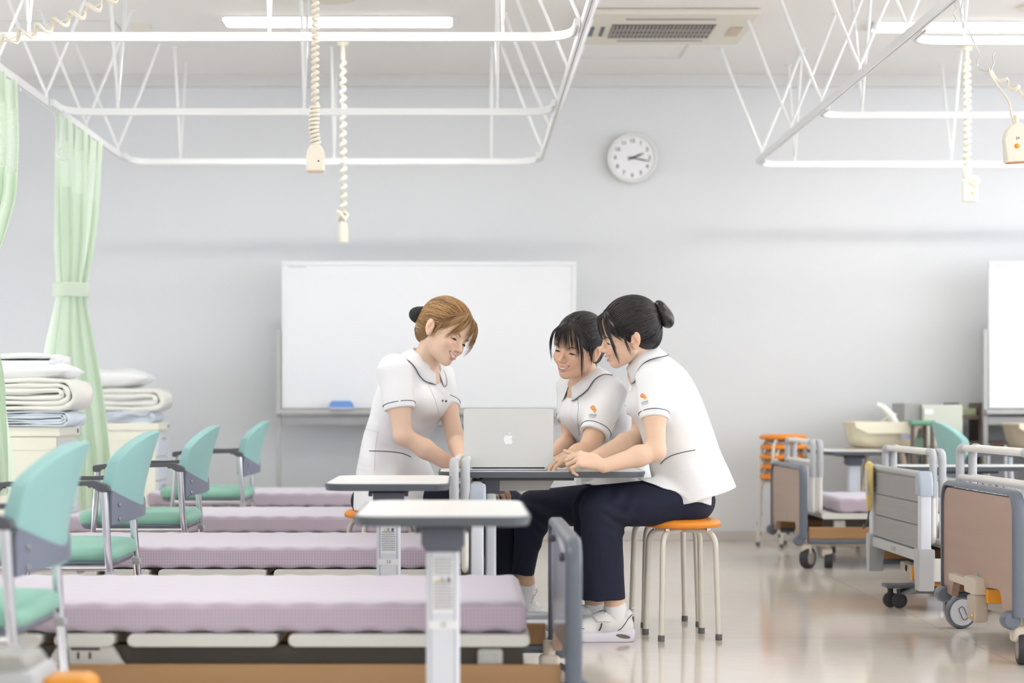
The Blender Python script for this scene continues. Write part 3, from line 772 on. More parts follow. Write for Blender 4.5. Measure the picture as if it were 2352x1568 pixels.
    if kind == 'slat':
        bm = NB(); x0, x1 = sorted((u(.03), u(.26))); bx(bm, x0, x1, -.480, -.455, .135, .228, .004); cv = obj('side_cover', bm, M['deck'], t)
        bm = NB(); lathe(bm, [(0, .001), (.005, .001)], n=12, mtx=Matrix.Translation((u(.10), -.4802, .185)) @ RX); obj('screw_hole', bm, M['key_dark'], cv)
    if bracket:
        for y, z in ((-.44, .478), (.2, .482)):
            bm = NB(); lathe(bm, [(0, .022), (.010, .02), (.012, .012), (.008, 0)], n=14, mtx=Matrix.Translation((u(.013), y, z)) @ Matrix.Rotation(s*PI/2, 4, 'Y')); obj('knob', bm, M['dark_plastic'], t)
    return t
bed('hospital bed under the lavender mattress nearest the camera, its slate end board at right', .267, 5.345, -1, 'wood', .515, True)
bed('hospital bed in the second row, its pale slatted end board beside the overbed table', .045, 7.285, -1, 'slat', .585)
bed('hospital bed in the third row on the left behind the second green chair', .10, 9.225, -1, 'wood', .515, head=False, kl=.90)
bed('hospital bed in the farthest row on the left before the whiteboard', .10, 11.55, -1, 'wood', .515, head=False, kl=.89)
mattress('lavender mattress nearest the camera with a scalloped lower edge', -1.755, .155, 4.93, 5.76, .2870, .3635)
mattress('lavender mattress in the second row under the middle overbed table', -1.98, -.07, 6.88, 7.70, .2870, .3635)
mattress('lavender mattress in the third row, reddish in the shade', -1.79, .0, 8.81, 9.64, .2870, .3635)
mattress('lavender mattress in the farthest row, just below the whiteboard', -1.775, .0, 11.13, 11.96, .2870, .3635)
# right-hand beds, seen from their end boards
bed('hospital bed at the right edge with a large wood grain end board', 1.81, 6.985, 1, 'wood', .56, head=False, skip=1, turn=1.45)
bed('hospital bed with a grey slatted end board, middle one of the right row', 1.87, 8.575, 1, 'slat', .585, head=False)
bed('hospital bed with a pale wood end board beside the stacked stools', 1.77, 10.875, 1, 'wood', .525, head=False, skip=2, turn=.9)
mattress('lavender mattress behind the large wood end board at the right edge', 1.92, 3.83, 6.56, 7.39, .2870, .3635)
mattress('lavender mattress behind the grey slatted end board', 1.98, 3.89, 8.16, 8.99, .2870, .3635)
mattress('lavender mattress by the pale wood end board, under the overbed table with the basin behind', 1.88+.09, 3.79, 10.46, 11.29, .2870, .3635)
# yellow handset on the slatted board
t = thing('bed_remote', 'yellow bed remote hung over the corner of the slatted end board', 'remote control', (1.86, 9.0, 0))
bm = NB(); prism(bm, [(-.050, .595), (.0, .600), (.045, .585), (.035, .48), (.0, .37), (-.012, .40), (-.04, .50)], lambda a, b, q: Vector((-.03+q, a*.9, b)), -.012, .012, .008, 3); obj('body', bm, M['yellow_cloth'], t)
bm = NB(); bx(bm, -.045, -.040, -.038, -.005, .45, .565, .004); obj('key_panel', bm, M['rail_grey'], t)
bm = NB(); tube(bm, fillet([(-.03, 0, .375), (-.04, -.02, .33), (-.05, .03, .29), (-.045, .055, .31)], .03), .004, 8); obj('cable', bm, M['dark_plastic'], t)
# foot pedal base with orange lever under the slatted bed
t = thing('pedal_base', 'grey pedal base with an orange lever on castors under the slatted bed', 'pedal base', (2.0, 8.35, 0))
bm = NB(); prism(bm, [(-.17, .065), (-.05, .085), (.02, .05), (.35, .04), (.35, .085), (.10, .095), (.0, .115), (-.08, .11)], lambda a, b, q: Vector((a, q, b)), -.10, .14, .012); obj('shell', bm, mat('pedal_grey', (112, 112, 118), .4), t)
bm = NB(); prism(bm, [(-.075, .113), (-.015, .119), (.01, .101), (-.04, .101)], lambda a, b, q: Vector((a, q, b)), -.105, -.03, .004); obj('lever', bm, M['orange_plastic'], t)
bm = NB(); bx(bm, -.23, -.10, .0, .10, .085, .10, .004); obj('foot_plate', bm, mat('pedal_dark', (96, 98, 106), .4), t)
for x, y in ((-.20, .06), (-.17, .02), (.02, -.12), (.30, .1)):
    bm = NB(); lathe(bm, [(0, -.012), (.03, -.012), (.033, 0), (.03, .012), (0, .012)], n=20, mtx=Matrix.Translation((x, y, .033)) @ RX); lathe(bm, [(.012, 0), (.012, .03)], (x, y, .05), 10); obj('castor', bm, M['black_rubber'], t)
bm = NB(); lathe(bm, [(.035, .095), (.035, .2)], (0, .05, 0), 18); obj('lift_column', bm, M['rail_white'], t)
for dx in (-.11, -.06):
    bm = NB(); bx(bm, dx-.012, dx+.012, .0, .03, .12, .175, .003); obj('lock_tab', bm, M['orange_plastic'], t)
# big braked wheel and clamp in front of it, by the wood end board
t = thing('bed_clamp', 'tan rail clamp with brass screws hanging in the cut-out of the large wood end board', 'clamp', (1.79, 6.98, 0))
bm = NB(); bx(bm, -.02, .02, .02, .30, .212, .242, .008); bx(bm, -.03, .03, -.10, .04, .195, .255, .01); obj('arm', bm, M['tan_metal'], t)
bm = NB(); bx(bm, -.025, .025, -.09, -.02, .10, .20, .01); bx(bm, -.022, .022, -.02, .03, .10, .19, .01); obj('jaw', bm, mat('tan_jaw', (196, 182, 164), .4), t)
bm = NB(); lathe(bm, [(0, .004), (.008, .004), (.01, 0)], n=14, mtx=Matrix.Translation((-.0255, -.06, .118)) @ Matrix.Rotation(-PI/2, 4, 'Y')); obj('brass_screw', bm, mat('brass', (214, 178, 96), .25, 1), t)
bm = NB(); bx(bm, .01, .10, -.13, -.10, .17, .22, .004); obj('lock_tab', bm, M['orange_plastic'], t)
t = thing('disc_wheel', 'large pale disc wheel with a slot mark seen under the wood end board', 'wheel', (1.90, 7.62, 0))
mt = Matrix.Translation((0, 0, .062)) @ Matrix.Rotation(math.radians(12), 4, 'Z') @ RX
bm = NB(); lathe(bm, [(.052, -.016), (.058, -.018), (.062, -.010), (.062, .010), (.058, .018), (.052, .016)], n=40, mtx=mt); obj('tyre', bm, M['rim'], t)
bm = NB(); lathe(bm, [(0, .019), (.050, .018), (.053, .012), (.053, -.012), (.05, -.018), (0, -.019)], n=40, mtx=mt); obj('disc', bm, M['column'], t)
bm = NB(); P = [(p.x, p.y) for p in fillet([(-.011, -.030, 0), (.011, -.030, 0), (.011, .022, 0), (-.011, .022, 0)], .0108, 6, True)]
tube(bm, [mt @ Matrix.Rotation(math.radians(25), 4, 'Z') @ Vector((a, b, .0195)) for a, b in P], .0016, 6, closed=True)
obj('slot_mark', bm, M['dark_plastic'], t)
bm = NB(); bx(bm, -.03, .03, .024, .05, .05, .17, .008); obj('fork', bm, M['tan_metal'], t)

# ------------------------------------------------------------------ guard rails
def guard_rail(label, x, y, rz, L=.95, zb=.29, H=.375, group=None):
    t = thing('guard_rail', label, 'guard rail', (x, y, zb), rz, group)
    P = fillet([(0, .0, .03), (0, .0, H), (0, L, H), (0, L, 0), (0, .0, 0)], .035, 5)
    bm = NB(); tube(bm, fillet([(0, 0, 0), (0, 0, H-.006), (0, L, H-.006), (0, L, 0)], .04, 7, True), .0125, 12, closed=True); obj('loop', bm, M['rail_white'], t)
    for y0, a in ((0, 1), (L, -1)):
        bm = NB(); tube(bm, fillet([(0, y0, .185), (0, y0, H-.006), (0, y0+a*.075, H-.006)], .035, 7), .0165, 14); obj('sleeve', bm, M['rail_grey'], t)
    bm = NB(); tube(bm, [(0, .012, H-.115), (0, L-.012, H-.115)], .0115, 12); obj('middle_bar', bm, M['rail_white'], t)
    for k in range(9):
        bm = NB(); yy = .10+k*(L-.20)/8; tube(bm, [(0, yy, .01), (0, yy, H-.12)], .006, 8); obj('baluster', bm, M['rail_white'], t)
    return t
gA = 'left one beside the middle overbed table'
guard_rail('white guard rail with grey sleeves, '+gA, -.034, 6.76, math.radians(-1.6))
guard_rail('white guard rail with grey sleeves, right of the pair beside the laptop', .004, 6.78, math.radians(-1.6))
guard_rail('nearer guard rail standing above the large wood end board', 1.858, 6.52, 0, .94, .29, .41)
guard_rail('farther guard rail standing above the large wood end board', 1.905, 6.52, 0, .94, .29, .41)
guard_rail('left guard rail of the pair behind the grey slatted end board', 1.925, 8.17, math.radians(0), .93)
guard_rail('right guard rail of the pair behind the grey slatted end board', 1.962, 8.17, math.radians(0), .93)
guard_rail('left guard rail of the pair by the stacked stools', 1.835, 10.47, 0, .83)
guard_rail('right guard rail of the pair by the stacked stools', 1.872, 10.47, 0, .83)

# ------------------------------------------------------------------ overbed tables
def overbed_table(label, x, y, rz, sticker=None, ztop=.617, bracket=False, dark=False, col_dy=-.18, base_x=(-.12, .12)):
    """long axis along local Y; column near the -Y end"""
    t = thing('overbed_table', label, 'table', (x, y, 0), rz)
    hw, hl, c = .19, .37, .05
    oct_ = [(-hw+c*.6, -hl), (hw-c*.6, -hl), (hw, -hl+c), (hw, hl-c), (hw-c*.6, hl), (-hw+c*.6, hl), (-hw, hl-c), (-hw, -hl+c)]
    P = [(p.x, p.y) for p in fillet([(a, b, 0) for a, b in oct_], .03, 4, True)]
    bm = NB(); prism(bm, [(a*.965, b*.98) for a, b in P], lambda a, b, q: Vector((a, b, q)), ztop-.012, ztop+.0008); obj('table_top', bm, M['table_white'], t)
    bm = NB()
    rings = []
    for k, z in ((.95, ztop-.0215), (.975, ztop-.021), (1.0, ztop-.005), (.995, ztop-.0005), (.97, ztop-.0002)):
        rings.append([bm.verts.new((a-(1-k)*math.copysign(.19, a)*min(1, abs(a)/.1), b-(1-k)*math.copysign(.19, b)*min(1, abs(b)/.2), z)) for a, b in P])
    n = len(P)
    for A, B in zip(rings, rings[1:]):
        for q in range(n): bm.faces.new((A[q], A[(q+1) % n], B[(q+1) % n], B[q]))
    bm.faces.new(list(reversed(rings[0])))
    obj('edge_band', bm, M['table_edge'], t)
    cy = col_dy
    bm = NB(); prism(bm, rrect(-.037, .037, cy-.02, cy+.02, .012), lambda a, b, q: Vector((a, b, q)), .07, ztop-.07); col_ = obj('column', bm, M['column'], t)
    bm = NB()
    for xx in (-.026, .026): bx(bm, xx-.001, xx+.001, cy-.0206, cy-.0198, .09, ztop-.08)
    obj('column_groove', bm, M['smoke_grey'], col_)
    bm = NB(); prism(bm, [(-.036, ztop-.085), (.036, ztop-.085), (.047, ztop-.07), (.047, ztop-.03), (-.047, ztop-.03), (-.047, ztop-.07)], lambda a, b, q: Vector((a, q+cy, b)), -.045, .05, .006); obj('collar', bm, mat('collar_slate', (96, 100, 112), .4), t)
    bm = NB(); bx(bm, -.06, .06, cy-.03, cy+.30, ztop-.036, ztop-.021, .002)
    for xx in (-.055, .055): bx(bm, xx-.006, xx+.006, cy-.035, cy-.02, ztop-.044, ztop-.03, .001)
    obj('support_plate', bm, M['dark_plastic'], t)
    if bracket:
        bm = NB(); prism(bm, [(cy+.03, ztop-.022), (cy+.235, ztop-.022), (cy+.21, ztop-.07), (cy+.03, ztop-.075)], lambda a, b, q: Vector((q, a, b)), -.05, .05, .003); obj('arm_bracket', bm, M['grey_metal'], t)
    for xx in (-.30, .30):
        pass
    bm = NB()
    for xx in base_x: bx(bm, xx-.018, xx+.018, cy-.05, cy+.49, .045, .07, .008)
    bx(bm, base_x[0], base_x[1], cy-.03, cy+.03, .045, .075, .006)
    b_ = obj('base', bm, M['column'], t)
    for xx in base_x:
        for yy in (cy-.03, cy+.46):
            bm = NB(); lathe(bm, [(0, -.009), (.02, -.009), (.0225, 0), (.02, .009), (0, .009)], n=18, mtx=Matrix.Translation((xx, yy, .0225)) @ Matrix.Rotation(PI/2, 4, 'Y')); obj('caster', bm, M['black_rubber'], b_)
    if sticker:
        yy = cy-.0208
        for nm, z0, z1, w in (('warning_label', ztop-.22, ztop-.095, .024), ('number_label', ztop-.255, ztop-.237, .031)):
            bm = NB(); bx(bm, -w, w, yy-.0004, yy, z0, z1); l = obj(nm, bm, M['label'], col_)
            if nm == 'warning_label':
                text('print', '\u6ce8 \u610f', .011, Matrix.Translation((.006, yy-.0006, ztop-.148)) @ FACE_CAM, M['ink'], l, True)
                bm = NB(); vs = [bm.verts.new((a, yy-.0007, b)) for a, b in ((-.017, ztop-.153), (-.007, ztop-.153), (-.012, ztop-.144))]; bm.faces.new(vs); obj('warning_triangle', bm, M['yellow_ink'], l)
                rnd = random.Random(5); bm = NB()
                for row in range(17):
                    zz = ztop-.10-row*.0068
                    if 6 <= row <= 7: continue
                    xx = -.020
                    while xx < .019:
                        w_ = rnd.uniform(.002, .0042); bx(bm, xx, min(.021, xx+w_), yy-.0008, yy-.0004, zz-.0022, zz+.0018); xx += w_+.0011
                obj('print', bm, mat('faint_print', (168, 168, 172), .6), l)
            else:
                text('print', sticker, .014, Matrix.Translation((0, yy-.0006, ztop-.246)) @ FACE_CAM, M['ink'], l)
    return t
overbed_table('overbed table nearest the camera, above the nearest lavender mattress', -.0465, 4.56, 0, '12', .617)
overbed_table('overbed table with a number 13 label on its column, left of the guard rails', -.2325, 6.32, 0, '13', .617)
overbed_table('overbed table carrying the laptop between the three women', .277, 7.24, -PI/2, None, .617, True, base_x=(-.31, -.07))
overbed_table('overbed table below the cream baby bath at the right', 2.255, 11.72, 0, None, .590)
overbed_table('overbed table behind the guard rails at the right edge', 2.42, 9.52, -PI/2, None, .565)

# ------------------------------------------------------------------ laptop
t = thing('laptop', 'open silver laptop seen from behind on the table between the women', 'laptop', (.159, 7.15, .6185))
tilt = Matrix.Rotation(math.radians(4), 4, 'X')
bm = NB(); bx(bm, -.161, .161, .0, .222, .0, .010, .004, 3); obj('base', bm, M['laptop'], t)
bm = NB(); prism(bm, rrect(-.161, .161, .012, .222, .009), lambda a, b, q: tilt @ Vector((a, q, b)), -.0035, .0035, .0015); lid = obj('lid', bm, M['laptop'], t)
bm = NB(); tube(bm, [(-.13, .004, .009), (.13, .004, .009)], .005, 10); obj('hinge', bm, M['key_dark'], t)
bm = NB(); bx(bm, -.14, .14, .05, .17, .0102, .0112); obj('keyboard', bm, M['key_dark'], t)
bm = NB(); bx(bm, -.152, .152, .0036, .0040, .022, .214, 0, mtx=tilt); obj('screen', bm, mat('laptop_screen', (60, 66, 80), .2), t)
body = [(0, .35), (.12, .42), (.26, .46), (.40, .40), (.47, .31)]
bite = [(.38, .22), (.335, .10), (.36, -.03), (.42, -.11), (.50, -.155)]
low = [(.45, -.27), (.38, -.42), (.27, -.52), (.15, -.52), (0, -.47), (-.15, -.52), (-.27, -.52), (-.40, -.40), (-.49, -.20), (-.52, 0), (-.50, .20), (-.40, .38), (-.26, .46), (-.12, .42)]
sc = .0325
def _arc(pts, n=6):
    P = [Vector((a, b, 0)) for a, b in pts]; Q = [P[0]*2-P[1]]+P+[P[-1]*2-P[-2]]; out = []
    for i in range(len(P)-1):
        p0, p1, p2, p3 = Q[i:i+4]
        for k in range(n):
            t = k/n; v = .5*((2*p1)+(p2-p0)*t+(2*p0-5*p1+4*p2-p3)*t*t+(3*p1-p0-3*p2+p3)*t**3); out.append((v.x, v.y))
    return out+[(P[-1].x, P[-1].y)]
APPLE = _arc([(0, .37), (.12, .42), (.26, .455), (.38, .40), (.46, .30)])+_arc([(.36, .20), (.325, .06), (.36, -.09), (.48, -.19)])+_arc([(.42, -.35), (.33, -.48), (.22, -.53), (.10, -.50), (0, -.475), (-.10, -.50), (-.22, -.53), (-.36, -.44), (-.48, -.22), (-.52, .02), (-.48, .24), (-.38, .39), (-.25, .455), (-.12, .42)])[:-1]
bm = NB(); prism(bm, [(p.x*sc, p.y*sc+.112) for p in [Vector((q[0], q[1], 0)) for q in APPLE]], lambda a, b, q: tilt @ Vector((a, q, b)), -.0042, -.0034); obj('emblem', bm, M['logo_white'], lid)
bm = NB(); prism(bm, [(p.x*sc, p.y*sc+.112) for p in fillet([(.0, .52, 0), (.02, .66, 0), (.12, .78, 0), (.23, .82, 0), (.21, .68, 0), (.12, .56, 0)], .08, 4, True)], lambda a, b, q: tilt @ Vector((a, q, b)), -.0042, -.0034); obj('emblem_leaf', bm, M['logo_white'], lid)

# ------------------------------------------------------------------ green armchairs
def armchair_proto():
    t = thing('armchair', 'x', 'chair', (0, 0, 0))
    # backrest: a shell bowed backwards (+x), arched top, outline as seen from behind
    def shell(zlo, zhi, half, th, m, name, off=0):
        bm = NB(); n, k = 24, 22; grids = []
        for side in (0, 1):
            G = []
            for j in range(k+1):
                row = []
                for i in range(n+1):
                    v = -1+2*i/n
                    z0, z1 = zlo(v), zhi(v); z = z0+(z1-z0)*j/k
                    y = v*half(z)
                    bow = .060*(1-v*v); lean = .012+.055*max(0, (z-.56)/.21)**1.35
                    x = bow+lean+off - (side*th)
                    row.append(bm.verts.new((x, y, z)))
                G.append(row)
            grids.append(G)
        for s, G in enumerate(grids):
            for j in range(k):
                for i in range(n):
                    f = (G[j][i], G[j][i+1], G[j+1][i+1], G[j+1][i]); bm.faces.new(f if s == 0 else f[::-1])
        A, B = grids
        ring = lambda G: [G[0][i] for i in range(n+1)]+[G[j][n] for j in range(1, k+1)]+[G[k][i] for i in range(n-1, -1, -1)]+[G[j][0] for j in range(k-1, 0, -1)]
        ra, rb = ring(A), ring(B); N = len(ra)
        for q in range(N): bm.faces.new((ra[q], rb[q], rb[(q+1) % N], ra[(q+1) % N]))
        o = obj(name, bm, m, t, 60)
        md = o.modifiers.new('bevel', 'BEVEL'); md.width = .007; md.segments = 3; md.angle_limit = math.radians(50)
        return o
    bound = lambda v: .535+.055*abs(v)**1.6
    half = lambda z: .232*(1-.10*max(0, (.60-z)/.13)) if z < .66 else .232*math.sqrt(max(.05, 1-((z-.66)/.145)**2*.55))
    top = lambda v: .770-.055*abs(v)**2.2-.03*abs(v)**6
    shell(lambda v: .492-.004*abs(v), top, half, .036, M['mint_back'], 'backrest')
    shell(lambda v: .500-.018*(abs(v)**2), bound, lambda z: .234, .010, M['grey_plastic'], 'back_shell', .005)
    sh = [c for c in t.children if c.name.startswith('back_shell')][0]
    for v in (-.86, .86):
        for z in (.50, .545):
            bm = NB(); lathe(bm, [(0, .003), (.006, .0035), (.007, 0)], n=14, mtx=Matrix.Translation((.060*(1-v*v)+.0185, v*.232, z)) @ Matrix.Rotation(PI/2, 4, 'Y')); obj('screw', bm, M['steel'], sh)
    # seat
    P = [(p.x, p.y) for p in fillet([(-.44, -.22, 0), (.03, -.235, 0), (.03, .235, 0), (-.44, .22, 0)], [.13, .09, .09, .13], 8, True)]
    bm = NB(); rings = []; cx = -.20
    for k, z in ((.93, .368), (.985, .378), (1.0, .392), (.985, .408), (.93, .419), (.75, .424), (.4, .421), (.05, .419)):
        rings.append([bm.verts.new((cx+(a-cx)*k, b*k, z)) for a, b in P])
    n = len(P)
    for A, B in zip(rings, rings[1:]):
        for q in range(n): bm.faces.new((A[q], A[(q+1) % n], B[(q+1) % n], B[q]))
    bm.faces.new(rings[-1]); bm.faces.new(list(reversed(rings[0])))
    obj('seat', bm, M['mint'], t, 180)
    bm = NB(); rings = []
    for k, z in ((.80, .345), (.92, .352), (.965, .366), (.95, .372)): rings.append([bm.verts.new((cx+(a-cx)*k, b*k, z)) for a, b in P])
    for A, B in zip(rings, rings[1:]):
        for q in range(n): bm.faces.new((A[q], A[(q+1) % n], B[(q+1) % n], B[q]))
    bm.faces.new(rings[-1]); bm.faces.new(list(reversed(rings[0])))
    obj('seat_shell', bm, M['grey_plastic'], t)
    for s in (-1, 1):
        y = s*.252
        bm = NB(); tube(bm, [(-.004, y, .592), (.005, y, .42), (.04, y, .02)], .0125, 14); rl = obj('leg', bm, M['chrome'], t)
        bm = NB(); lathe(bm, [(.016, 0), (.016, .02), (.013, .024)], (.043, y, 0), 14); obj('foot_cap', bm, M['rubber'], rl)
        bm = NB(); tube(bm, [(-.335, y, .592), (-.345, y, .42), (-.375, y, .02)], .0125, 14); fl = obj('leg', bm, M['chrome'], t)
        bm = NB(); lathe(bm, [(.016, 0), (.016, .02), (.013, .024)], (-.377, y, 0), 14); obj('foot_cap', bm, M['rubber'], fl)
        bm = NB()
        prism(bm, [(p.x, p.y) for p in fillet([(.016, .586, 0), (.012, .604, 0), (-.03, .622, 0), (-.14, .617, 0), (-.30, .618, 0), (-.352, .612, 0), (-.352, .586, 0), (-.325, .586, 0), (-.315, .603, 0), (-.14, .604, 0), (-.045, .606, 0), (-.015, .586, 0)], .008, 3, True)], lambda a, b, q: Vector((a, y+q, b)), -.021, .021, .005)
        obj('armrest', bm, M['dark_plastic'], t)
        bm = NB(); bx(bm, .002, .026, y-s*.018-.010, y-s*.018+.010, .335, .348, .003); bx(bm, .0, .026, y-.0140, y+.0140, .325, .343, .003); obj('link_bracket', bm, M['rail_grey'], t)
        bm = NB(); tube(bm, [(-.342, y, .352), (.01, y, .352)], .009, 10); obj('side_rail', bm, M['chrome'], t)
    for x in (-.30, -.08):
        bm = NB(); tube(bm, [(x, -.252, .345), (x, .252, .345)], .010, 10); obj('cross_tube', bm, M['chrome'], t)
    return t
proto = armchair_proto()
first = True
for (x, y, rz, lb) in ((-.975, 4.50, 0, 'mint green armchair nearest the camera at the left edge'),
                   (-1.10, 6.36, 0, 'mint green armchair second from the camera, between the two nearest beds'),
                   (-1.135, 8.24, 0, 'mint green armchair third from the camera, beside the second cream locker'),
                   (-1.16, 10.58, 0, 'mint green armchair farthest from the camera on the left'),
                   (2.49, 10.05, PI, 'mint green armchair turned the other way, behind the right-hand beds')):
    o = proto if first else copy_tree(proto); first = False
    o.location = (x, y, 0); o.rotation_euler.z = rz; o['label'] = lb; o['group'] = 'mint green armchairs beside the beds'

# ------------------------------------------------------------------ stools
def stool_proto():
    t = thing('stool', 'x', 'stool', (0, 0, 0))
    bm = NB(); lathe(bm, [(0, .44), (.10, .4395), (.128, .436), (.138, .430), (.1435, .421), (.141, .411), (.135, .407), (.05, .405), (0, .405)], n=48); obj('seat', bm, M['orange'], t, 180)
    for k in range(4):
        a = PI/4+k*PI/2; c, s = math.cos(a), math.sin(a)
        P = fillet([(c*.02, s*.02, .396), (c*.138, s*.138, .396), (c*.152, s*.152, .02)], .06, 9)
        bm = NB(); tube(bm, P, .0103, 14); l = obj('leg', bm, M['stool_leg'], t)
        bm = NB(); lathe(bm, [(0, 0), (.0115, 0), (.0125, .004), (.0122, .022)], (c*.1527, s*.1527, 0), 16); obj('foot_cap', bm, M['rubber'], l)
    bm = NB(); bx(bm, -.035, .035, -.03, .03, .398, .4055, .003); obj('seat_boss', bm, M['orange'], t)
    bm = NB()
    for k in range(4):
        a = PI/4+k*PI/2; bx(bm, math.cos(a)*.11-.008, math.cos(a)*.11+.008, math.sin(a)*.11-.008, math.sin(a)*.11+.008, .39, .406, .002)
    obj('seat_clip', bm, M['steel'], t)
    return t
sp = stool_proto(); first = True
STOOLS = [(.80, 7.32, 0, math.radians(10), 'orange topped stool under the woman at the right', None),
          (.780, 7.75, 0, math.radians(8), 'orange topped stool behind, under the woman in the middle', None),
          (-.335, 7.945, 0, math.radians(20), 'orange topped stool under the woman at the left', None)]
names = ['topmost orange stool of the stack by the wall', 'orange stool second from the top of the stack by the wall', 'orange stool in the middle of the stack by the wall', 'orange stool second from the bottom of the stack by the wall', 'bottom orange stool of the stack by the wall']
for k in range(5):
    STOOLS.append((1.94+.006*(k % 2), 12.12-.004*k, .06*(4-k), math.radians(12+5*k), names[k], 'orange stools stacked by the wall'))
for (x, y, z, rz, lb, g) in STOOLS:
    o = sp if first else copy_tree(sp); first = False
    o.location = (x, y, z); o.rotation_euler.z = rz; o['label'] = lb
    if g: o['group'] = g

# ------------------------------------------------------------------ lockers with linen
def locker(label, xr, y0, d, top):
    t = thing('bedside_locker', label, 'locker', (xr, y0, 0)); w = .50
    bm = NB(); bx(bm, -w, -.012, 0, d, .06, top-.045, .004); obj('body', bm, M['cream'], t)
    bm = NB(); bx(bm, -w-.008, .006, -.008, d+.008, top-.045, top, .007, 3); obj('top_board', bm, M['cream'], t)
    bm = NB()
    bx(bm, -w+.002, -.012, -.003, .002, top-.105, top-.048, .001)
    obj('side_strip', bm, M['cream'], t)
    zs = [top-.06, top-.20, top-.34, .30, .08]
    for k in range(4):
        nm = 'drawer' if k < 2 else 'door'
        bm = NB(); bx(bm, -.012, .002, .010, d-.010, zs[k+1]+.006, zs[k]-.004, .003); f = obj(nm, bm, M['pale_drawer'], t)
        bm = NB(); bx(bm, .002, .014, d/2-.04, d/2+.04, zs[k]-.04, zs[k]-.028, .003); obj('handle', bm, M['grey_frame'], f)
    bm = NB(); lathe(bm, [(0, .004), (.010, .004), (.011, 0)], n=16, mtx=Matrix.Translation((.006, d-.05, top-.022)) @ Matrix.Rotation(PI/2, 4, 'Y')); obj('blue_button', bm, M['blue_dot'], t)
    for x in (-w+.05, -.06):
        for y in (.05, d-.05):
            bm = NB(); lathe(bm, [(0, -.012), (.027, -.012), (.03, 0), (.027, .012), (0, .012)], n=18, mtx=Matrix.Translation((x, y, .030)) @ RX); obj('caster', bm, M['black_rubber'], t)
    return t
locker('cream bedside locker at the left edge with a pillow and linen stacked on it', -1.815, 8.92, .45, .757)
locker('cream bedside locker behind the tied green curtain, nearer the wall', -1.80, 11.70, .42, .750)
def ribbon(bm, path, th, y0, y1, r_):
    """a folded cloth: thick sheet following path in XZ, extruded along Y"""
    P = [Vector((a, 0, b)) for a, b in path]; L = []; Rr = []
    for i, p in enumerate(P):
        d = (P[min(i+1, len(P)-1)]-P[max(i-1, 0)]).normalized(); n = Vector((-d.z, 0, d.x))
        L.append(p+n*th/2); Rr.append(p-n*th/2)
    poly = L+list(reversed(Rr)); N = len(P); ny = 10; rows = []
    for k in range(ny+1):
        y = y0+(y1-y0)*k/ny
        e = .5*th*(1-math.sqrt(max(0, 1-max(0, abs(2*k/ny-1)-.86)**2/.0196))) if abs(2*k/ny-1) > .86 else 0
        rows.append([bm.verts.new((p.x+.003*math.sin(i*.9+k*1.3), y, p.z+.0025*math.sin(i*.6+k*.8))) for i, p in enumerate(poly)])
    n = len(poly)
    for A, B in zip(rows, rows[1:]):
        for q in range(n): bm.faces.new((A[q], A[(q+1) % n], B[(q+1) % n], B[q]))
    for q in range(N-1):
        bm.faces.new((rows[0][q], rows[0][q+1], rows[0][n-2-q], rows[0][n-1-q]))
        bm.faces.new((rows[-1][q+1], rows[-1][q], rows[-1][n-1-q], rows[-1][n-2-q]))
def fold_stack(label, name, cat, x0, x1, y0, y1, z0, z1, layers, m, seed):
    """a blanket folded in a U with its round fold at +X and further layers inside"""
    rnd = random.Random(seed); bm = NB(); H = z1-z0; th = H/(2*layers+.35)
    for k in range(layers):
        zlo, zhi = z0+th*(k+.5), z1-th*(k+.5)
        R = (zhi-zlo)/2; zc = (zlo+zhi)/2; xr = x1-th/2-k*th*1.25-R*1.05
        wob = lambda x: .0035*math.sin(x*23+k*2+seed)
        low = [(x, zlo+wob(x)*.4) for x in np.linspace(x0, xr, 12)]
        arc = [(xr+R*1.05*math.sin(a), zc-R*math.cos(a)) for a in np.linspace(0, PI, 14)[1:-1]]
        up = [(x, zhi+wob(x)*.6) for x in np.linspace(xr, x0, 12)]
        ribbon(bm, low+arc+up, th*.93, y0, y1, 0)
    o = obj(name, bm, m, None, 180)
    return tag(o, label, cat)
def pillow(label, x0, x1, y0, y1, zc, h, rz=0):
    bm = NB(); nu, nv = 36, 28; V = {}
    for s in (1, -1):
        for i in range(nu+1):
            for j in range(nv+1):
                u, v = -1+2*i/nu, -1+2*j/nv
                e = (1-abs(u)**2.6)*(1-abs(v)**2.6)
                pin = 1-.06*(1-abs(u)**2) if abs(v) > .9 else 1
                x = u*(1-.05*(1-abs(v))*(abs(u)**3)); y = v*(1-.05*(1-abs(u))*(abs(v)**3))
                key = (i, j, s if 0 < i < nu and 0 < j < nv else 0)
                if key not in V: V[key] = bm.verts.new((x*(x1-x0)/2, y*(y1-y0)/2, s*h/2*max(0, e)**.55+.004*math.sin(5*u+3*v)*e))
        g = lambda i, j: V[(i, j, s if 0 < i < nu and 0 < j < nv else 0)]
        for i in range(nu):
            for j in range(nv):
                f = (g(i, j), g(i+1, j), g(i+1, j+1), g(i, j+1)); bm.faces.new(f if s > 0 else f[::-1])
    o = obj('pillow', bm, M['cloth_white'], None, 180); o.location = ((x0+x1)/2, (y0+y1)/2, zc); o.rotation_euler.z = rz
    return tag(o, label, 'pillow')
ya, yb_ = 8.90, 9.30
K = lambda py, Y: CZ-(py-CY)*Y/FPX
XK = lambda px, Y: (px-CX)*Y/FPX
fold_stack('pale blue folded sheets at the bottom of the linen pile on the left locker', 'folded_sheet', 'folded sheet', -2.32, XK(160, 8.9), ya, yb_, .758, K(944, 8.9), 3, M['cloth_blue'], 1)
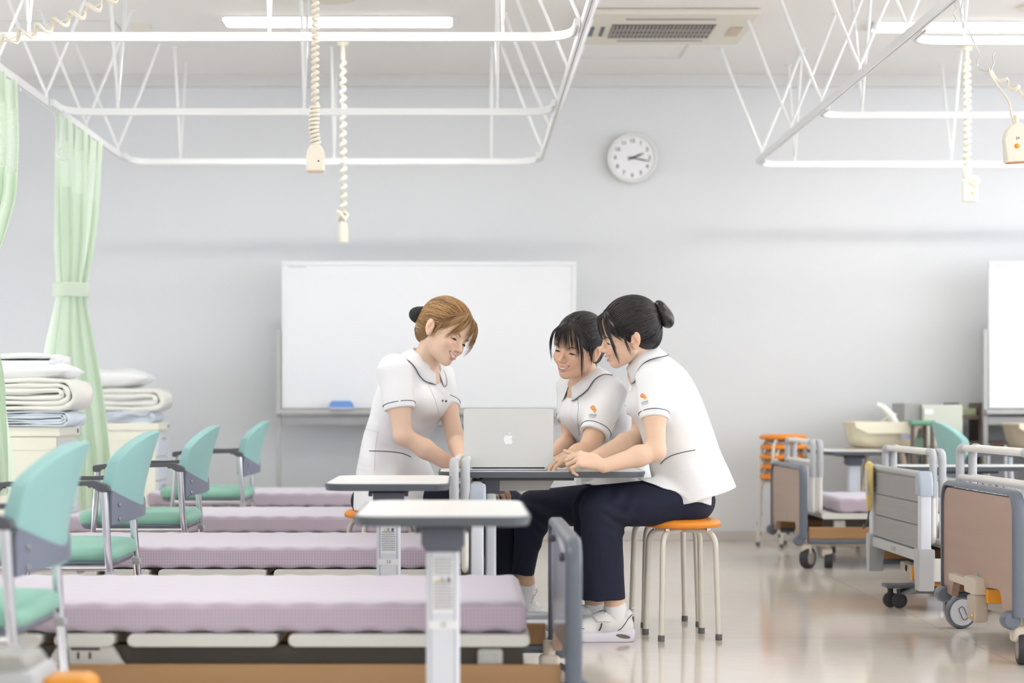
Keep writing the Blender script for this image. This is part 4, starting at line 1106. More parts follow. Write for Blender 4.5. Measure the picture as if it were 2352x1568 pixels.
fold_stack('thick cream quilt folded in a round roll on the left locker', 'folded_quilt', 'folded quilt', -2.34, XK(178, 8.9), ya-.01, yb_, K(944, 8.9)+.002, K(868, 8.9), 3, M['cloth_cream'], 2)
pillow('white pillow with a pointed corner on the quilt of the left locker', -2.25, XK(167, 9.0), ya-.02, yb_+.02, K(852, 8.95), .115)
fold_stack('thin white cloth folded on top of the pillow at the left', 'folded_cloth', 'folded cloth', -2.25, XK(126, 8.9), ya+.02, yb_-.02, K(832, 8.9)-.012, K(811, 8.9), 1, M['cloth_white'], 3)
fold_stack('pale blue folded sheets under the quilt on the locker nearer the wall', 'folded_sheet', 'folded sheet', -2.28, XK(354, 11.7), 11.70, 12.06, .751, K(945, 11.7), 3, M['cloth_blue'], 4)
fold_stack('cream quilt folded in a round roll on the locker nearer the wall', 'folded_quilt', 'folded quilt', -2.30, XK(378, 11.7), 11.70, 12.06, K(945, 11.7)+.002, K(892, 11.7), 2, M['cloth_cream'], 5)
pillow('white pillow on the quilt of the locker nearer the wall', -2.34, XK(342, 11.75), 11.70, 12.06, K(868, 11.75), .13)

# ------------------------------------------------------------------ background at the right: baby bath, cabinets
t = thing('plant_stand', 'tan wooden trestle stand holding the cream baby bath', 'stand', (2.515, 12.0, 0))
bm = NB(); bx(bm, -.20, .20, -.14, .14, .575, .597, .004); obj('top', bm, M['tan_wood'], t)
for sx in (-1, 1):
    for sy in (-1, 1):
        bm = NB(); tube(bm, [(sx*.10, sy*.10, .578), (sx*.20, sy*.13, .0)], .016, 8); obj('leg', bm, M['tan_wood'], t)
t.name = 'trestle_stand'
def baby_bath(label, x, y, z, m, arm=True):
    t = thing('baby_bath', label, 'baby bath', (x, y, z))
    bm = NB(); rings = []
    for (a, b, zz) in ((.02, .02, .004), (.15, .13, 0), (.178, .16, .012), (.195, .18, .05), (.207, .20, .10), (.212, .21, .135), (.222, .22, .137), (.226, .224, .155), (.212, .21, .158), (.200, .195, .12), (.18, .17, .03), (.02, .02, .02)):
        row = []
        for k in range(56):
            q = 2*PI*k/56; c, s = math.cos(q), math.sin(q); e = 2/3.2
            px_, py_ = a*math.copysign(abs(c)**e, c), b*math.copysign(abs(s)**e, s)
            dz = 0
            if zz >= .13: dz = 0 if abs(px_) > .16 else (-.022*min(1, (.16-abs(px_))/.05) if py_ < 0 and zz < .15 else 0)
            row.append(bm.verts.new((px_, py_, zz+dz)))
        rings.append(row)
    for A, B in zip(rings, rings[1:]):
        for k in range(56): bm.faces.new((A[k], A[(k+1) % 56], B[(k+1) % 56], B[k]))
    bm.faces.new(rings[-1]); bm.faces.new(list(reversed(rings[0])))
    obj('tub', bm, m, t, 60)
    bm = NB(); prism(bm, [(-.20, .158), (.20, .158), (.20, .128), (.12, .088), (-.12, .088), (-.20, .128)], lambda a, b, q: Vector((a, q-.225+ (.0 if b > .12 else .008), b)), -.008, .004, .004); obj('rim_apron', bm, mat('bath_rim', (246, 240, 214), .35), t)
    bm = NB(); bx(bm, .075, .13, -.224, -.2215, .055, .085, .001, mtx=None); obj('label_plate', bm, mat('bath_label', (186, 186, 204), .5), t)
    return t
b_ = baby_bath('cream plastic baby bath standing at the right before the wall', 2.515, 12.02, .5975, M['cream_dark'])
bm = NB()
tube(bm, [(.0, -.02, .15), (-.03, -.02, .20), (-.075, -.02, .245), (-.115, -.02, .262)], [.022, .022, .020, .016], 12, flat=.5, up=(0, 1, 0))
tube(bm, [(-.005, .03, .15), (-.04, .03, .18), (-.08, .04, .15)], .009, 8)
tube(bm, [(.02, .05, .20), (-.03, .05, .19)], .010, 8)
o = obj('bath_support', bm, mat('bath_support_white', (240, 240, 232), .35)); o.location = (2.60, 12.02, .5975)
tag(o, 'white curved bath support leaning in the cream baby bath', 'bath support')
t = thing('cabinet', 'pale green glazed cabinet with a white label behind the turned armchair', 'cabinet', (2.66, 12.1, 0))
bm = NB(); bx(bm, .10, .345, -.10, .30, .03, .858, .006); obj('body', bm, M['pale_green'], t)
bm = NB(); bx(bm, .105, .34, -.112, -.10, .55, .84, .004); d = obj('door', bm, mat('cabinet_door', (212, 216, 200), .25), t)
bm = NB(); bx(bm, .105, .34, -.112, -.10, .05, .535, .004); obj('door', bm, mat('cabinet_door_low', (208, 212, 200), .25), t)
bm = NB(); bx(bm, .11, .165, -.1135, -.112, .80, .83, .001); obj('paper_label', bm, M['label'], d)
bm = NB(); bx(bm, .10, .345, -.118, -.1115, .60, .612, .002); obj('handle', bm, M['smoke_grey'], t)
bm = NB(); bx(bm, .0, .10, -.06, .28, .03, .868, .006); obj('side_cupboard', bm, M['smoke_grey'], t)
t = thing('wooden_chair', 'dark wooden chair with a green seat between the baby bath and the cabinet', 'chair', (2.66, 11.78, 0))
bm = NB(); bx(bm, -.03, .12, -.06, .16, .735, .765, .012, 3); obj('seat', bm, mat('deep_green_vinyl', (110, 160, 134), .5), t)
for x in (-.015, .10):
    for y in (-.04, .14):
        bm = NB(); tube(bm, [(x, y, 0), (x, y, .738)], .013, 10); obj('leg', bm, M['brown'], t)
bm = NB(); tube(bm, [(-.015, -.04, .45), (.10, -.04, .45), (.10, .14, .45), (-.015, .14, .45)], .009, 8, closed=True); obj('stretcher', bm, M['brown'], t)
bm = NB(); bx(bm, -.02, .09, .13, .15, .55, .66, .02, 3); obj('back_pad', bm, mat('sage_pad', (120, 150, 128), .6), t)
t.name = 'counter_stool'; t['category'] = 'stool'; t['label'] = 'dark wooden counter stool with a green seat between the baby bath and the cabinet'
t = thing('shelf_unit', 'dark wooden shelf unit behind the right whiteboard stand', 'shelf unit', (3.02, 12.32, 0))
for x in (.0, .16, .62):
    bm = NB(); bx(bm, x, x+.04, -.03, .23, 0, .87, .003); obj('upright', bm, M['brown'], t)
for z in (.08, .36, .62, .78):
    bm = NB(); bx(bm, .04, .62, -.028, .228, z-.012, z+.012, .002); obj('shelf', bm, M['brown'], t)
bm = NB(); bx(bm, .06, .15, .0, .2, .80, .845, .004); o = obj('storage_box', bm, mat('olive_box', (170, 176, 140), .5)); o.location = (3.02, 12.32, -.008); tag(o, 'small olive box on the top of the dark shelf unit', 'box')
baby_bath('beige baby bath on the low rack below the right whiteboard', 3.42, 11.78, .5905, mat('bath_beige', (206, 190, 164), .4))
t = thing('trolley', 'grey metal trolley carrying the beige baby bath', 'trolley', (3.42, 11.78, 0))
for z in (.25, .578):
    bm = NB(); bx(bm, -.28, .28, -.2, .2, z-.012, z+.012, .004); obj('tray', bm, M['grey_frame'], t)
for x in (-.27, .27):
    for y in (-.19, .19):
        bm = NB(); tube(bm, [(x, y, .05), (x, y, .62)], .011, 10); l = obj('leg', bm, M['chrome'], t)
        bm = NB(); lathe(bm, [(0, -.01), (.022, -.01), (.025, 0), (.022, .01), (0, .01)], n=18, mtx=Matrix.Translation((x, y, .025)) @ RX); obj('caster', bm, M['black_rubber'], l)

# ------------------------------------------------------------------ blurred foreground object, lower left
Y = 3.75
t = thing('patient_hoist', 'blurred pale grey equipment corner with an orange lever at the lower left', 'equipment', (W(0, 0, Y).x, Y, 0))
q = lambda px, py: (XK(px, Y)-W(0, 0, Y).x, K(py, Y))
bm = NB(); P = [q(-140, 1500), q(60, 1494), q(84, 1504), q(92, 1540), q(80, 1556), q(-140, 1556)]
prism(bm, [(p.x, p.y) for p in fillet([(a, b, 0) for a, b in P], .012, 4, True)], lambda a, b, w: Vector((a, w, b)), -.08, .08, .01, 3); obj('upper_cover', bm, M['grey_metal'], t)
bm = NB(); P = [q(-140, 1548), q(92, 1524), q(110, 1540), q(116, 1580), q(120, 1700), q(-140, 1700)]
prism(bm, [(p.x, p.y) for p in fillet([(a, b, 0) for a, b in P], .012, 4, True)], lambda a, b, w: Vector((a, w, b)), -.10, .10, .01, 3); obj('lower_cover', bm, M['rail_grey'], t)
bm = NB(); P = [q(112, 1549), q(205, 1549), q(218, 1566), q(218, 1590), q(112, 1590)]
prism(bm, [(p.x, p.y) for p in fillet([(a, b, 0) for a, b in P], .008, 4, True)], lambda a, b, w: Vector((a, w, b)), -.05, .05, .006, 3); obj('lever', bm, M['orange_plastic'], t)
bm = NB(); bx(bm, -.10, .06, -.09, .09, 0, q(0, 1690)[1], .02); obj('pedestal', bm, M['rail_grey'], t)
t.name = 'equipment_cart'
# ================================================================== people: smooth implicit bodies
HQ = 1.0
A_ = lambda v: np.array(v, dtype=np.float64)
def smin(a, b, k):
    if k <= 0: return np.minimum(a, b)
    h = np.clip(.5+.5*(b-a)/k, 0, 1); return b*(1-h)+a*h-k*h*(1-h)
def smax(a, b, k): return -smin(-a, -b, k)
class SDF:
    """list of operations (+1 union, -1 subtract, 0 intersect), each with a bounding sphere"""
    def __init__(s): s.ops = []; s.disp = None
    def add(s, prim, k=.01, op=1):
        s.ops.append((op, k, prim[0], A_(prim[1]), prim[2])); return s
    def bound(s):
        P = [(c, r) for o, k, f, c, r in s.ops if o == 1]
        lo = np.min([c-r for c, r in P], 0); hi = np.max([c+r for c, r in P], 0); return lo, hi
    def ev(s, P, c=None, R=0):
        d = np.full(len(P), 9.0)
        if c is None:
            lo, hi = P.min(0), P.max(0); c = (lo+hi)/2; R = np.linalg.norm(hi-lo)/2
            if R > .15: c = None
        for op, k, f, pc, pr in s.ops:
            if c is not None and np.linalg.norm(c-pc)-pr > R+2*k+.012: continue
            q = f(P)
            if op == 1: d = smin(d, q, k)
            elif op == -1: d = smax(d, -q, k)
            else: d = smax(d, q, k)
        if s.disp is not None: d = d-s.disp(P)
        return d
    def prim(s):
        lo, hi = s.bound(); return (lambda P: s.ev(P), (lo+hi)/2, np.linalg.norm(hi-lo)/2)
    def grad(s, P):
        e = 5e-4; g = np.stack([(s.ev(P+e*A_(v))-s.ev(P-e*A_(v)))/(2*e) for v in ((1, 0, 0), (0, 1, 0), (0, 0, 1))], 1); return g
    def project(s, P, off=0., it=8):
        P = A_(P).reshape(-1, 3).copy()
        for _ in range(it):
            d = s.ev(P)-off; g = s.grad(P); n = np.maximum((g*g).sum(1), .05)
            P -= (np.clip(d, -.02, .02)/n)[:, None]*g
        return P
def rc(a, b, ra, rb):
    a, b = A_(a), A_(b); ab = b-a; L2 = max(ab@ab, 1e-12)
    def f(P):
        t = np.clip((P-a)@ab/L2, 0, 1); q = P-a-t[:, None]*ab
        return np.sqrt((q*q).sum(1))-(ra+(rb-ra)*t)
    return f, (a+b)/2, np.linalg.norm(ab)/2+max(ra, rb)
def ball(c, r): return rc(c, A_(c)+1e-6, r, r)
def ell(c, r, R=None):
    c, r = A_(c), A_(r)
    def f(P):
        q = P-c
        if R is not None: q = q@R
        k0 = np.sqrt(((q/r)**2).sum(1)); k1 = np.sqrt(((q/(r*r))**2).sum(1))+1e-9
        return k0*(k0-1)/k1
    return f, c, r.max()
def crom(pts, n):
    P = np.array(pts, float); out = []
    Q = np.vstack([2*P[0]-P[1], P, 2*P[-1]-P[-2]])
    for i in range(len(P)-1):
        p0, p1, p2, p3 = Q[i:i+4]
        for k in range(n):
            t = k/n; out.append(.5*((2*p1)+(-p0+p2)*t+(2*p0-5*p1+4*p2-p3)*t*t+(-p0+3*p1-3*p2+p3)*t**3))
    out.append(P[-1]); return np.array(out)
def gencyl(rows, lat, n=4, kseg=.0):
    """rows: (point, half width along lat, half depth); elliptical tube with flat ends"""
    D = crom([list(p)+[a, b] for p, a, b in rows], n); lat = A_(lat)
    segs = []
    for i in range(len(D)-1):
        a, b = D[i], D[i+1]; t = b[:3]-a[:3]; L = np.linalg.norm(t); t = t/L
        l = lat-t*(lat@t); l /= np.linalg.norm(l); segs.append((a, b, t, L, l, np.cross(t, l)))
    N = len(segs)
    def f(P):
        lo_, hi_ = P.min(0), P.max(0); pc = (lo_+hi_)/2; R = np.linalg.norm(hi_-lo_)/2
        ds = [np.linalg.norm((a[:3]+b[:3])/2-pc)-L/2-max(a[3], a[4], b[3], b[4]) for a, b, t, L, l, dp in segs]
        lim = max(R+.045, min(ds)+2*R+.02); DE, EX, EP = [], [], []
        for i, (a, b, t, L, l, dp) in enumerate(segs):
            if ds[i] > lim: continue
            q = P-a[:3]; z = q@t; u = np.clip(z/L, 0, 1); A = a[3]+(b[3]-a[3])*u; B = a[4]+(b[4]-a[4])*u
            x = (q@l)/A; y = (q@dp)/B; k0 = np.sqrt(x*x+y*y)+1e-9; k1 = np.sqrt((x/A)**2+(y/B)**2)+1e-9
            DE.append(k0*(k0-1)/k1); EX.append(np.maximum(np.maximum(-z, z-L), 0))
            EP.append(-z if i == 0 else (z-L if i == N-1 else np.full(len(P), -9.)))
        DE, EX, EP = np.array(DE), np.array(EX), np.array(EP); m = EX.min(0); w = np.exp(-np.minimum((EX-m)/.009, 60))
        d = (w*DE).sum(0)/w.sum(0); far = np.maximum(m-.05, 0); d = np.where(far > 0, np.sqrt(np.maximum(d, 0)**2+far**2), d)
        k = EX.argmin(0); ep = np.take_along_axis(EP, k[None], 0)[0]
        return np.maximum(d, ep)
    c = (D[:, :3].min(0)+D[:, :3].max(0))/2; r = max(np.linalg.norm(p[:3]-c)+max(p[3], p[4]) for p in D)
    return f, c, r
def surfnet(sdf, h, B=16, pad=.01):
    h = h*HQ
    lo, hi = sdf.bound(); lo = lo-pad; hi = hi+pad
    nb = np.ceil((hi-lo)/(h*B)).astype(int)
    G = np.stack(np.meshgrid(*[np.arange(k) for k in nb], indexing='ij'), -1).reshape(-1, 3)
    cen = lo+(G+.5)*B*h; dc = np.concatenate([sdf.ev(c) for c in np.array_split(cen, max(1, len(cen)//40000))])
    R = h*(B+2)*math.sqrt(3)/2
    act = G[np.abs(dc) < R*1.55]; C0 = lo+(act+.5)*B*h
    dims = nb*B+2; ids, pos, quads = [], [], []
    loc = np.stack(np.meshgrid(*[np.arange(B+2)]*3, indexing='ij'), -1).reshape(-1, 3)
    E = [((0, 0, 0), (1, 0, 0)), ((0, 1, 0), (1, 1, 0)), ((0, 0, 1), (1, 0, 1)), ((0, 1, 1), (1, 1, 1)), ((0, 0, 0), (0, 1, 0)), ((1, 0, 0), (1, 1, 0)), ((0, 0, 1), (0, 1, 1)), ((1, 0, 1), (1, 1, 1)), ((0, 0, 0), (0, 0, 1)), ((1, 0, 0), (1, 0, 1)), ((0, 1, 0), (0, 1, 1)), ((1, 1, 0), (1, 1, 1))]
    gidf = lambda c: (c[:, 0]*dims[1]+c[:, 1])*dims[2]+c[:, 2]
    for g, c in zip(act, C0):
        i0 = g*B; P = lo+(loc+i0-1)*h+h*.5
        D = sdf.ev(P, c, R).reshape((B+2,)*3); s = D < 0
        if s.all() or not s.any(): continue
        cnt = sum(s[x:B+1+x, y:B+1+y, z:B+1+z].astype(np.int8) for x in (0, 1) for y in (0, 1) for z in (0, 1))
        cells = np.argwhere((cnt > 0) & (cnt < 8))
        if len(cells):
            acc = np.zeros((len(cells), 3)); num = np.zeros(len(cells))
            for a, b in E:
                da = D[tuple((cells+a).T)]; db = D[tuple((cells+b).T)]; m = (da < 0) != (db < 0)
                t = np.where(m, da/np.where(m, da-db, 1), 0)
                acc += np.where(m[:, None], A_(a)+t[:, None]*(A_(b)-A_(a)), 0); num += m
            ids.append(gidf(cells+i0)); pos.append(lo+(cells+acc/num[:, None]+i0-1)*h+h*.5)
        for ax in range(3):
            sl = [slice(1, B+1)]*3; sl2 = list(sl); sl2[ax] = slice(2, B+2)
            a, b = s[tuple(sl)], s[tuple(sl2)]
            e = np.argwhere(a != b)
            if not len(e): continue
            flip = a[tuple(e.T)]; e = e+1; u, v = [(1, 2), (2, 0), (0, 1)][ax]
            du = np.zeros(3, int); du[u] = 1; dv = np.zeros(3, int); dv[v] = 1
            q = np.stack([gidf(e-du-dv+i0), gidf(e-dv+i0), gidf(e+i0), gidf(e-du+i0)], 1)
            q[~flip] = q[~flip][:, ::-1]; quads.append(q)
    ids = np.concatenate(ids); pos = np.concatenate(pos); quads = np.concatenate(quads)
    ui, first = np.unique(ids, return_index=True); V = pos[first]
    Q = np.searchsorted(ui, quads); ok = (Q < len(ui)).all(1); Q = np.minimum(Q, len(ui)-1); ok &= (ui[Q] == quads).all(1); Q = Q[ok]
    used = np.unique(Q); mp = np.full(len(V), -1); mp[used] = np.arange(len(used))
    return V[used], mp[Q]
def np_mesh(name, V, Q):
    me = bpy.data.meshes.new(name); me.vertices.add(len(V)); me.vertices.foreach_set('co', V.astype(np.float32).ravel())
    k = Q.shape[1]; me.loops.add(Q.size); me.loops.foreach_set('vertex_index', Q.astype(np.int32).ravel())
    me.polygons.add(len(Q)); me.polygons.foreach_set('loop_start', np.arange(0, Q.size, k, dtype=np.int32))
    me.update(); me.validate(); return me
def keep_parts(V, Q, minv=60):
    """drop tiny stray islands"""
    lab = np.arange(len(V))
    while True:
        m = lab[Q].min(1); new = lab.copy(); np.minimum.at(new, Q.ravel(), np.repeat(m, Q.shape[1])); new = new[new]
        if (new == lab).all(): break
        lab = new
    u, c = np.unique(lab, return_counts=True); good = set(u[c >= minv]); keep = np.array([l in good for l in lab])
    ok = keep[Q].all(1); Q = Q[ok]; used = np.unique(Q); mp = np.full(len(V), -1); mp[used] = np.arange(len(used))
    return V[used], mp[Q]
def cloth_obj(name, sdf, h, m, parent, org):
    V, Q = keep_parts(*surfnet(sdf, h)); me = np_mesh(name, V-org, Q); return finish(name, me, m, parent, 180)
def hits(sdf, pix, y0=6.7, off=.0012):
    """the points of the surface seen along many lines of sight"""
    pix = A_(pix).reshape(-1, 2); o = np.array([0, 0, CZ])
    d = np.stack([(pix[:, 0]-CX)/FPX, np.ones(len(pix)), -(pix[:, 1]-CY)/FPX], 1); t = np.full(len(pix), float(y0)); live = np.ones(len(pix), bool)
    for _ in range(150):
        k = np.where(live)[0]
        if not len(k): break
        v = sdf.ev(o+d[k]*t[k, None], np.zeros(3), 99.); done = v < off; live[k[done]] = False
        g = k[~done]; t[g] += np.maximum(.0003, np.minimum(v[~done], .3)*.7); live[t > 9] = False
    return o+d*t[:, None], t <= 9
def hit(sdf, px, py, y0=6.7, off=.0012):
    P, ok = hits(sdf, [(px, py)], y0, off); return P[0] if ok[0] else None
def line_on(sdf, pix, n=10, y0=6.7, off=.0012):
    P, ok = hits(sdf, crom([(a, b) for a, b in pix], n), y0, off); return [p for p, k in zip(P, ok) if k]
def piping(name, pts, r, m, parent, org, closed=False):
    bm = NB(); tube(bm, [Vector(p-org) for p in pts], r, 6, closed=closed); return obj(name, bm, m, parent)

# ------------------------------------------------------------------ head model: x forward, y left, z up, origin between the ears
def head_sdf():
    H = SDF(); a = H.add
    a(ell((-.012, 0, .048), (.090, .073, .078)), .01)
    a(ell((.034, 0, .018), (.052, .060, .075)), .022)
    a(ell((.050, 0, .056), (.037, .054, .046)), .02)
    a(ell((.038, 0, -.038), (.043, .049, .048)), .022)
    for s in (-1, 1):
        a(rc((.006, s*.050, -.036), (.064, s*.011, -.073), .016, .0145), .022)
    a(ball((.071, 0, -.0745), .0145), .014)
    for s in (-1, 1):
        a(ell((.060, s*.036, -.020), (.022, .023, .022)), .018)
        a(rc((.078, s*.012, .027), (.062, s*.046, .025), .008, .007), .016)
    a(ell((.074, 0, -.042), (.019, .026, .017)), .016)
    for s in (-1, 1):
        a(ball((.0955, s*.031, .007), .0145), .013, -1)
        a(ell((.0700, s*.031, .0055), (.0125, .0150, .0112)), .005)
        a(rc((.080, s*.022, -.006), (.072, s*.043, -.004), .0035, .003), .006)
    a(rc((.080, 0, .018), (.101, 0, -.019), .0055, .0075), .013)
    a(ball((.1035, 0, -.0205), .0085), .008)
    for s in (-1, 1):
        a(ell((.0925, s*.0115, -.0245), (.0095, .0065, .0065)), .006)
    for s in (-1, 1):
        a(ell((.0985, s*.0058, -.0305), (.0045, .0028, .0035)), .003, -1)
    # open smile
    up = [(.0745, .0290, -.0355), (.0885, .0155, -.0430), (.0940, 0, -.0460)]
    lo = [(.0745, .0285, -.0370), (.0865, .0155, -.0555), (.0905, 0, -.0615)]
    mi = [(.0760, .0285, -.0362), (.0890, .0155, -.0490), (.0950, 0, -.0535)]
    for s in (-1, 1):
        f = lambda p: (p[0], s*p[1], p[2])
        a(rc(f(mi[0]), f(mi[1]), .0018, .0056), .002, -1); a(rc(f(mi[1]), f(mi[2]), .0056, .0070), .002, -1)
    for s in (-1, 1):
        f = lambda p, dx=0, dz=0: (p[0]+dx, s*p[1], p[2]+dz)
        a(rc(f(mi[0], -.006), f(mi[1], -.0075, .0015), .003, .0058), .001); a(rc(f(mi[1], -.0075, .0015), f(mi[2], -.0078, .0015), .0058, .0068), .001)
        a(rc(f(up[0]), f(up[1], .001), .0014, .0024), .0025); a(rc(f(up[1], .001), f(up[2], .001), .0024, .0027), .0025)
        a(rc(f(lo[0]), f(lo[1], .001), .0014, .0027), .0025); a(rc(f(lo[1], .001), f(lo[2], .001), .0027, .0035), .0025)
    for s in (-1, 1):
        Rz = np.array(Matrix.Rotation(-s*.35, 3, 'Z') @ Matrix.Rotation(-.25, 3, 'Y'))
        a(ell((-.006, s*.0765, .004), (.0165, .0065, .029), Rz), .006)
        a(ball((.002, s*.0735, -.021), .0075), .006)
        a(ell((.000, s*.0855, .004), (.0090, .0075, .0150), Rz), .004, -1)
        a(ball((.010, s*.079, -.001), .004), .003)
        a(rc((-.004, s*.0825, .018), (-.012, s*.082, -.004), .0028, .0022), .003)
    return H
HEAD = head_sdf()
def cap_sdf():
    C = SDF(); a = C.add
    a(ell((-.014, 0, .050), (.0985, .0815, .0860)), .01)
    a(ell((-.052, 0, -.006), (.053, .060, .056)), .03)
    a(ell((.105, 0, -.014), (.066, .088, .100)), .006, -1)
    a(ell((.062, 0, -.080), (.082, .13, .078)), .006, -1)
    for s in (-1, 1): a(ell((.002, s*.088, -.002), (.019, .024, .030)), .004, -1)
    a(ell((-.015, 0, -.085), (.085, .12, .035)), .008, -1)
    return C
CAP = cap_sdf()
def rotm(yaw, pitch, roll):
    y, p, r = map(math.radians, (yaw, pitch, roll))
    return np.array(Matrix.Rotation(y, 3, 'Z') @ Matrix.Rotation(p, 3, 'Y') @ Matrix.Rotation(r, 3, 'X'))
class Frame:
    def __init__(s, R, p, k): s.R, s.p, s.k = R, A_(p), k
    def w(s, q): return A_(q)@s.R.T*s.k+s.p
    def l(s, P): return (P-s.p)@s.R/s.k
def local_prim(sdf, F):
    lo, hi = sdf.bound(); c = F.w((lo+hi)/2)
    return (lambda P: sdf.ev(F.l(P))*F.k), c, np.linalg.norm(hi-lo)/2*F.k
def mat_attr(name, rough, spec=.5, sss=0, bump=0, bs=300):
    m = mat(name, (200, 200, 200), rough, spec=spec, bump=bump, bscale=bs, sss=sss); nt = m.node_tree
    a = nt.nodes.new('ShaderNodeAttribute'); a.attribute_name = 'tone'
    nt.links.new(a.outputs['Color'], nt.nodes['Principled BSDF'].inputs['Base Color']); return m
M['skin'] = mat_attr('skin', .48, .35, .12)
M['hair_black'] = mat_attr('hair_black', .32, .5); M['hair_gold'] = mat_attr('hair_gold', .36, .5)
M['tunic'] = mat('tunic_white', (248, 248, 248), .8, bump=.25, bscale=500)
M['trousers'] = mat('navy_trousers', (25, 28, 50), .85, bump=.2, bscale=500)
M['sock'] = mat('sock_white', (246, 246, 246), .9, bump=.4, bscale=400)
M['shoe'] = mat('shoe_white', (240, 240, 236), .45, bump=.15, bscale=500)
M['sole'] = mat('shoe_sole', (236, 232, 242), .5)
M['lash'] = mat('lash_dark', (44, 32, 30), .5)
M['brow_black'] = mat('brow_dark', (92, 72, 64), .7); M['brow_gold'] = mat('brow_light', (176, 132, 96), .7)
M['net'] = mat('bun_net_black', (34, 34, 34), .7, bump=.3, bscale=300)
M['emb_orange'] = mat('emblem_orange', (244, 160, 50), .6); M['emb_yellow'] = mat('emblem_yellow', (248, 196, 84), .6)
M['button'] = mat('button_white', (238, 238, 240), .25)
def set_tone(me, col):
    at = me.attributes.new('tone', 'FLOAT_COLOR', 'POINT'); c = np.ones((len(col), 4), np.float32); c[:, :3] = col
    at.data.foreach_set('color', c.ravel())
LIN = lambda *c: np.array(lin(c))
def skin_tone(P, F, base):
    q = F.l(P); col = np.tile(LIN(*base), (len(P), 1))
    def mixin(w, rgb):
        nonlocal col
        w = np.clip(w, 0, 1)[:, None]; col = col*(1-w)+LIN(*rgb)*w
    ay = np.abs(q[:, 1]); front = q[:, 0] > .05
    g = lambda c, r: np.exp(-(((q-A_(c))/A_(r))**2).sum(1))
    qs = q.copy(); qs[:, 1] = ay; gs = lambda c, r: np.exp(-(((qs-A_(c))/A_(r))**2).sum(1))
    mixin(.30*gs((.075, .038, -.020), (.03, .018, .014)), (238, 160, 146))
    mixin(.30*gs((-.004, .078, .004), (.014, .01, .022)), (226, 128, 108))
    mixin(.45*g((.105, 0, -.030), (.008, .012, .004)), (190, 130, 112))
    # mouth: parabola band
    t = np.clip(1-(ay/.0290)**2, 0, 1); zu = -.0355-.0100*t; zl = -.0370-.0240*t
    inm = front & (ay < .0292) & (q[:, 0] > .066); z = q[:, 2]
    lip = inm & (z < zu+.0030*np.sqrt(t)+.0006) & (z > zl-.0034*np.sqrt(t)-.0004)
    mixin(lip*.75, (214, 128, 124))
    hole = inm & (z < zu-.0012*np.sqrt(t)) & (z > zl+.0030*np.sqrt(t)) & (ay < .0265)
    mixin(hole*1.0, (240, 232, 220))
    mixin((hole & ((z < zl+.0062*np.sqrt(t)) | (ay > .0215)))*.8, (120, 60, 56))
    return col
def strands(paths, radii, cols, n=5):
    """many tapered hairs in one mesh: paths (list of k x 3), radii at the middle"""
    VV, QQ, CC = [], [], []; o = 0
    for P, r, c in zip(paths, radii, cols):
        P = A_(P); k = len(P); T = np.gradient(P, axis=0); T /= np.linalg.norm(T, axis=1)[:, None]+1e-9
        ref = np.array([.3, .5, .81]); U = np.cross(T, ref); U /= np.linalg.norm(U, axis=1)[:, None]+1e-9; Wv = np.cross(T, U)
        s = np.linspace(0, 1, k); rr = r*np.minimum(1, np.minimum(.35+s*5, .22+(1-s)*2.2))
        a = np.arange(n)*2*PI/n
        V = P[:, None]+rr[:, None, None]*(np.cos(a)[None, :, None]*U[:, None]+np.sin(a)[None, :, None]*Wv[:, None])
        VV.append(V.reshape(-1, 3)); CC.append(np.tile(c, (k*n, 1)))
        i = np.arange(k-1)[:, None]*n+np.arange(n)[None]; j = np.arange(k-1)[:, None]*n+(np.arange(n)+1)[None] % n
        QQ.append((np.stack([i, j, j+n, i+n], -1).reshape(-1, 4))+o); o += k*n
    return np.concatenate(VV), np.concatenate(QQ), np.concatenate(CC)
def bez(a, b, c, n=14):
    t = np.linspace(0, 1, n)[:, None]; return A_(a)*(1-t)**2+2*t*(1-t)*A_(b)+t*t*A_(c)
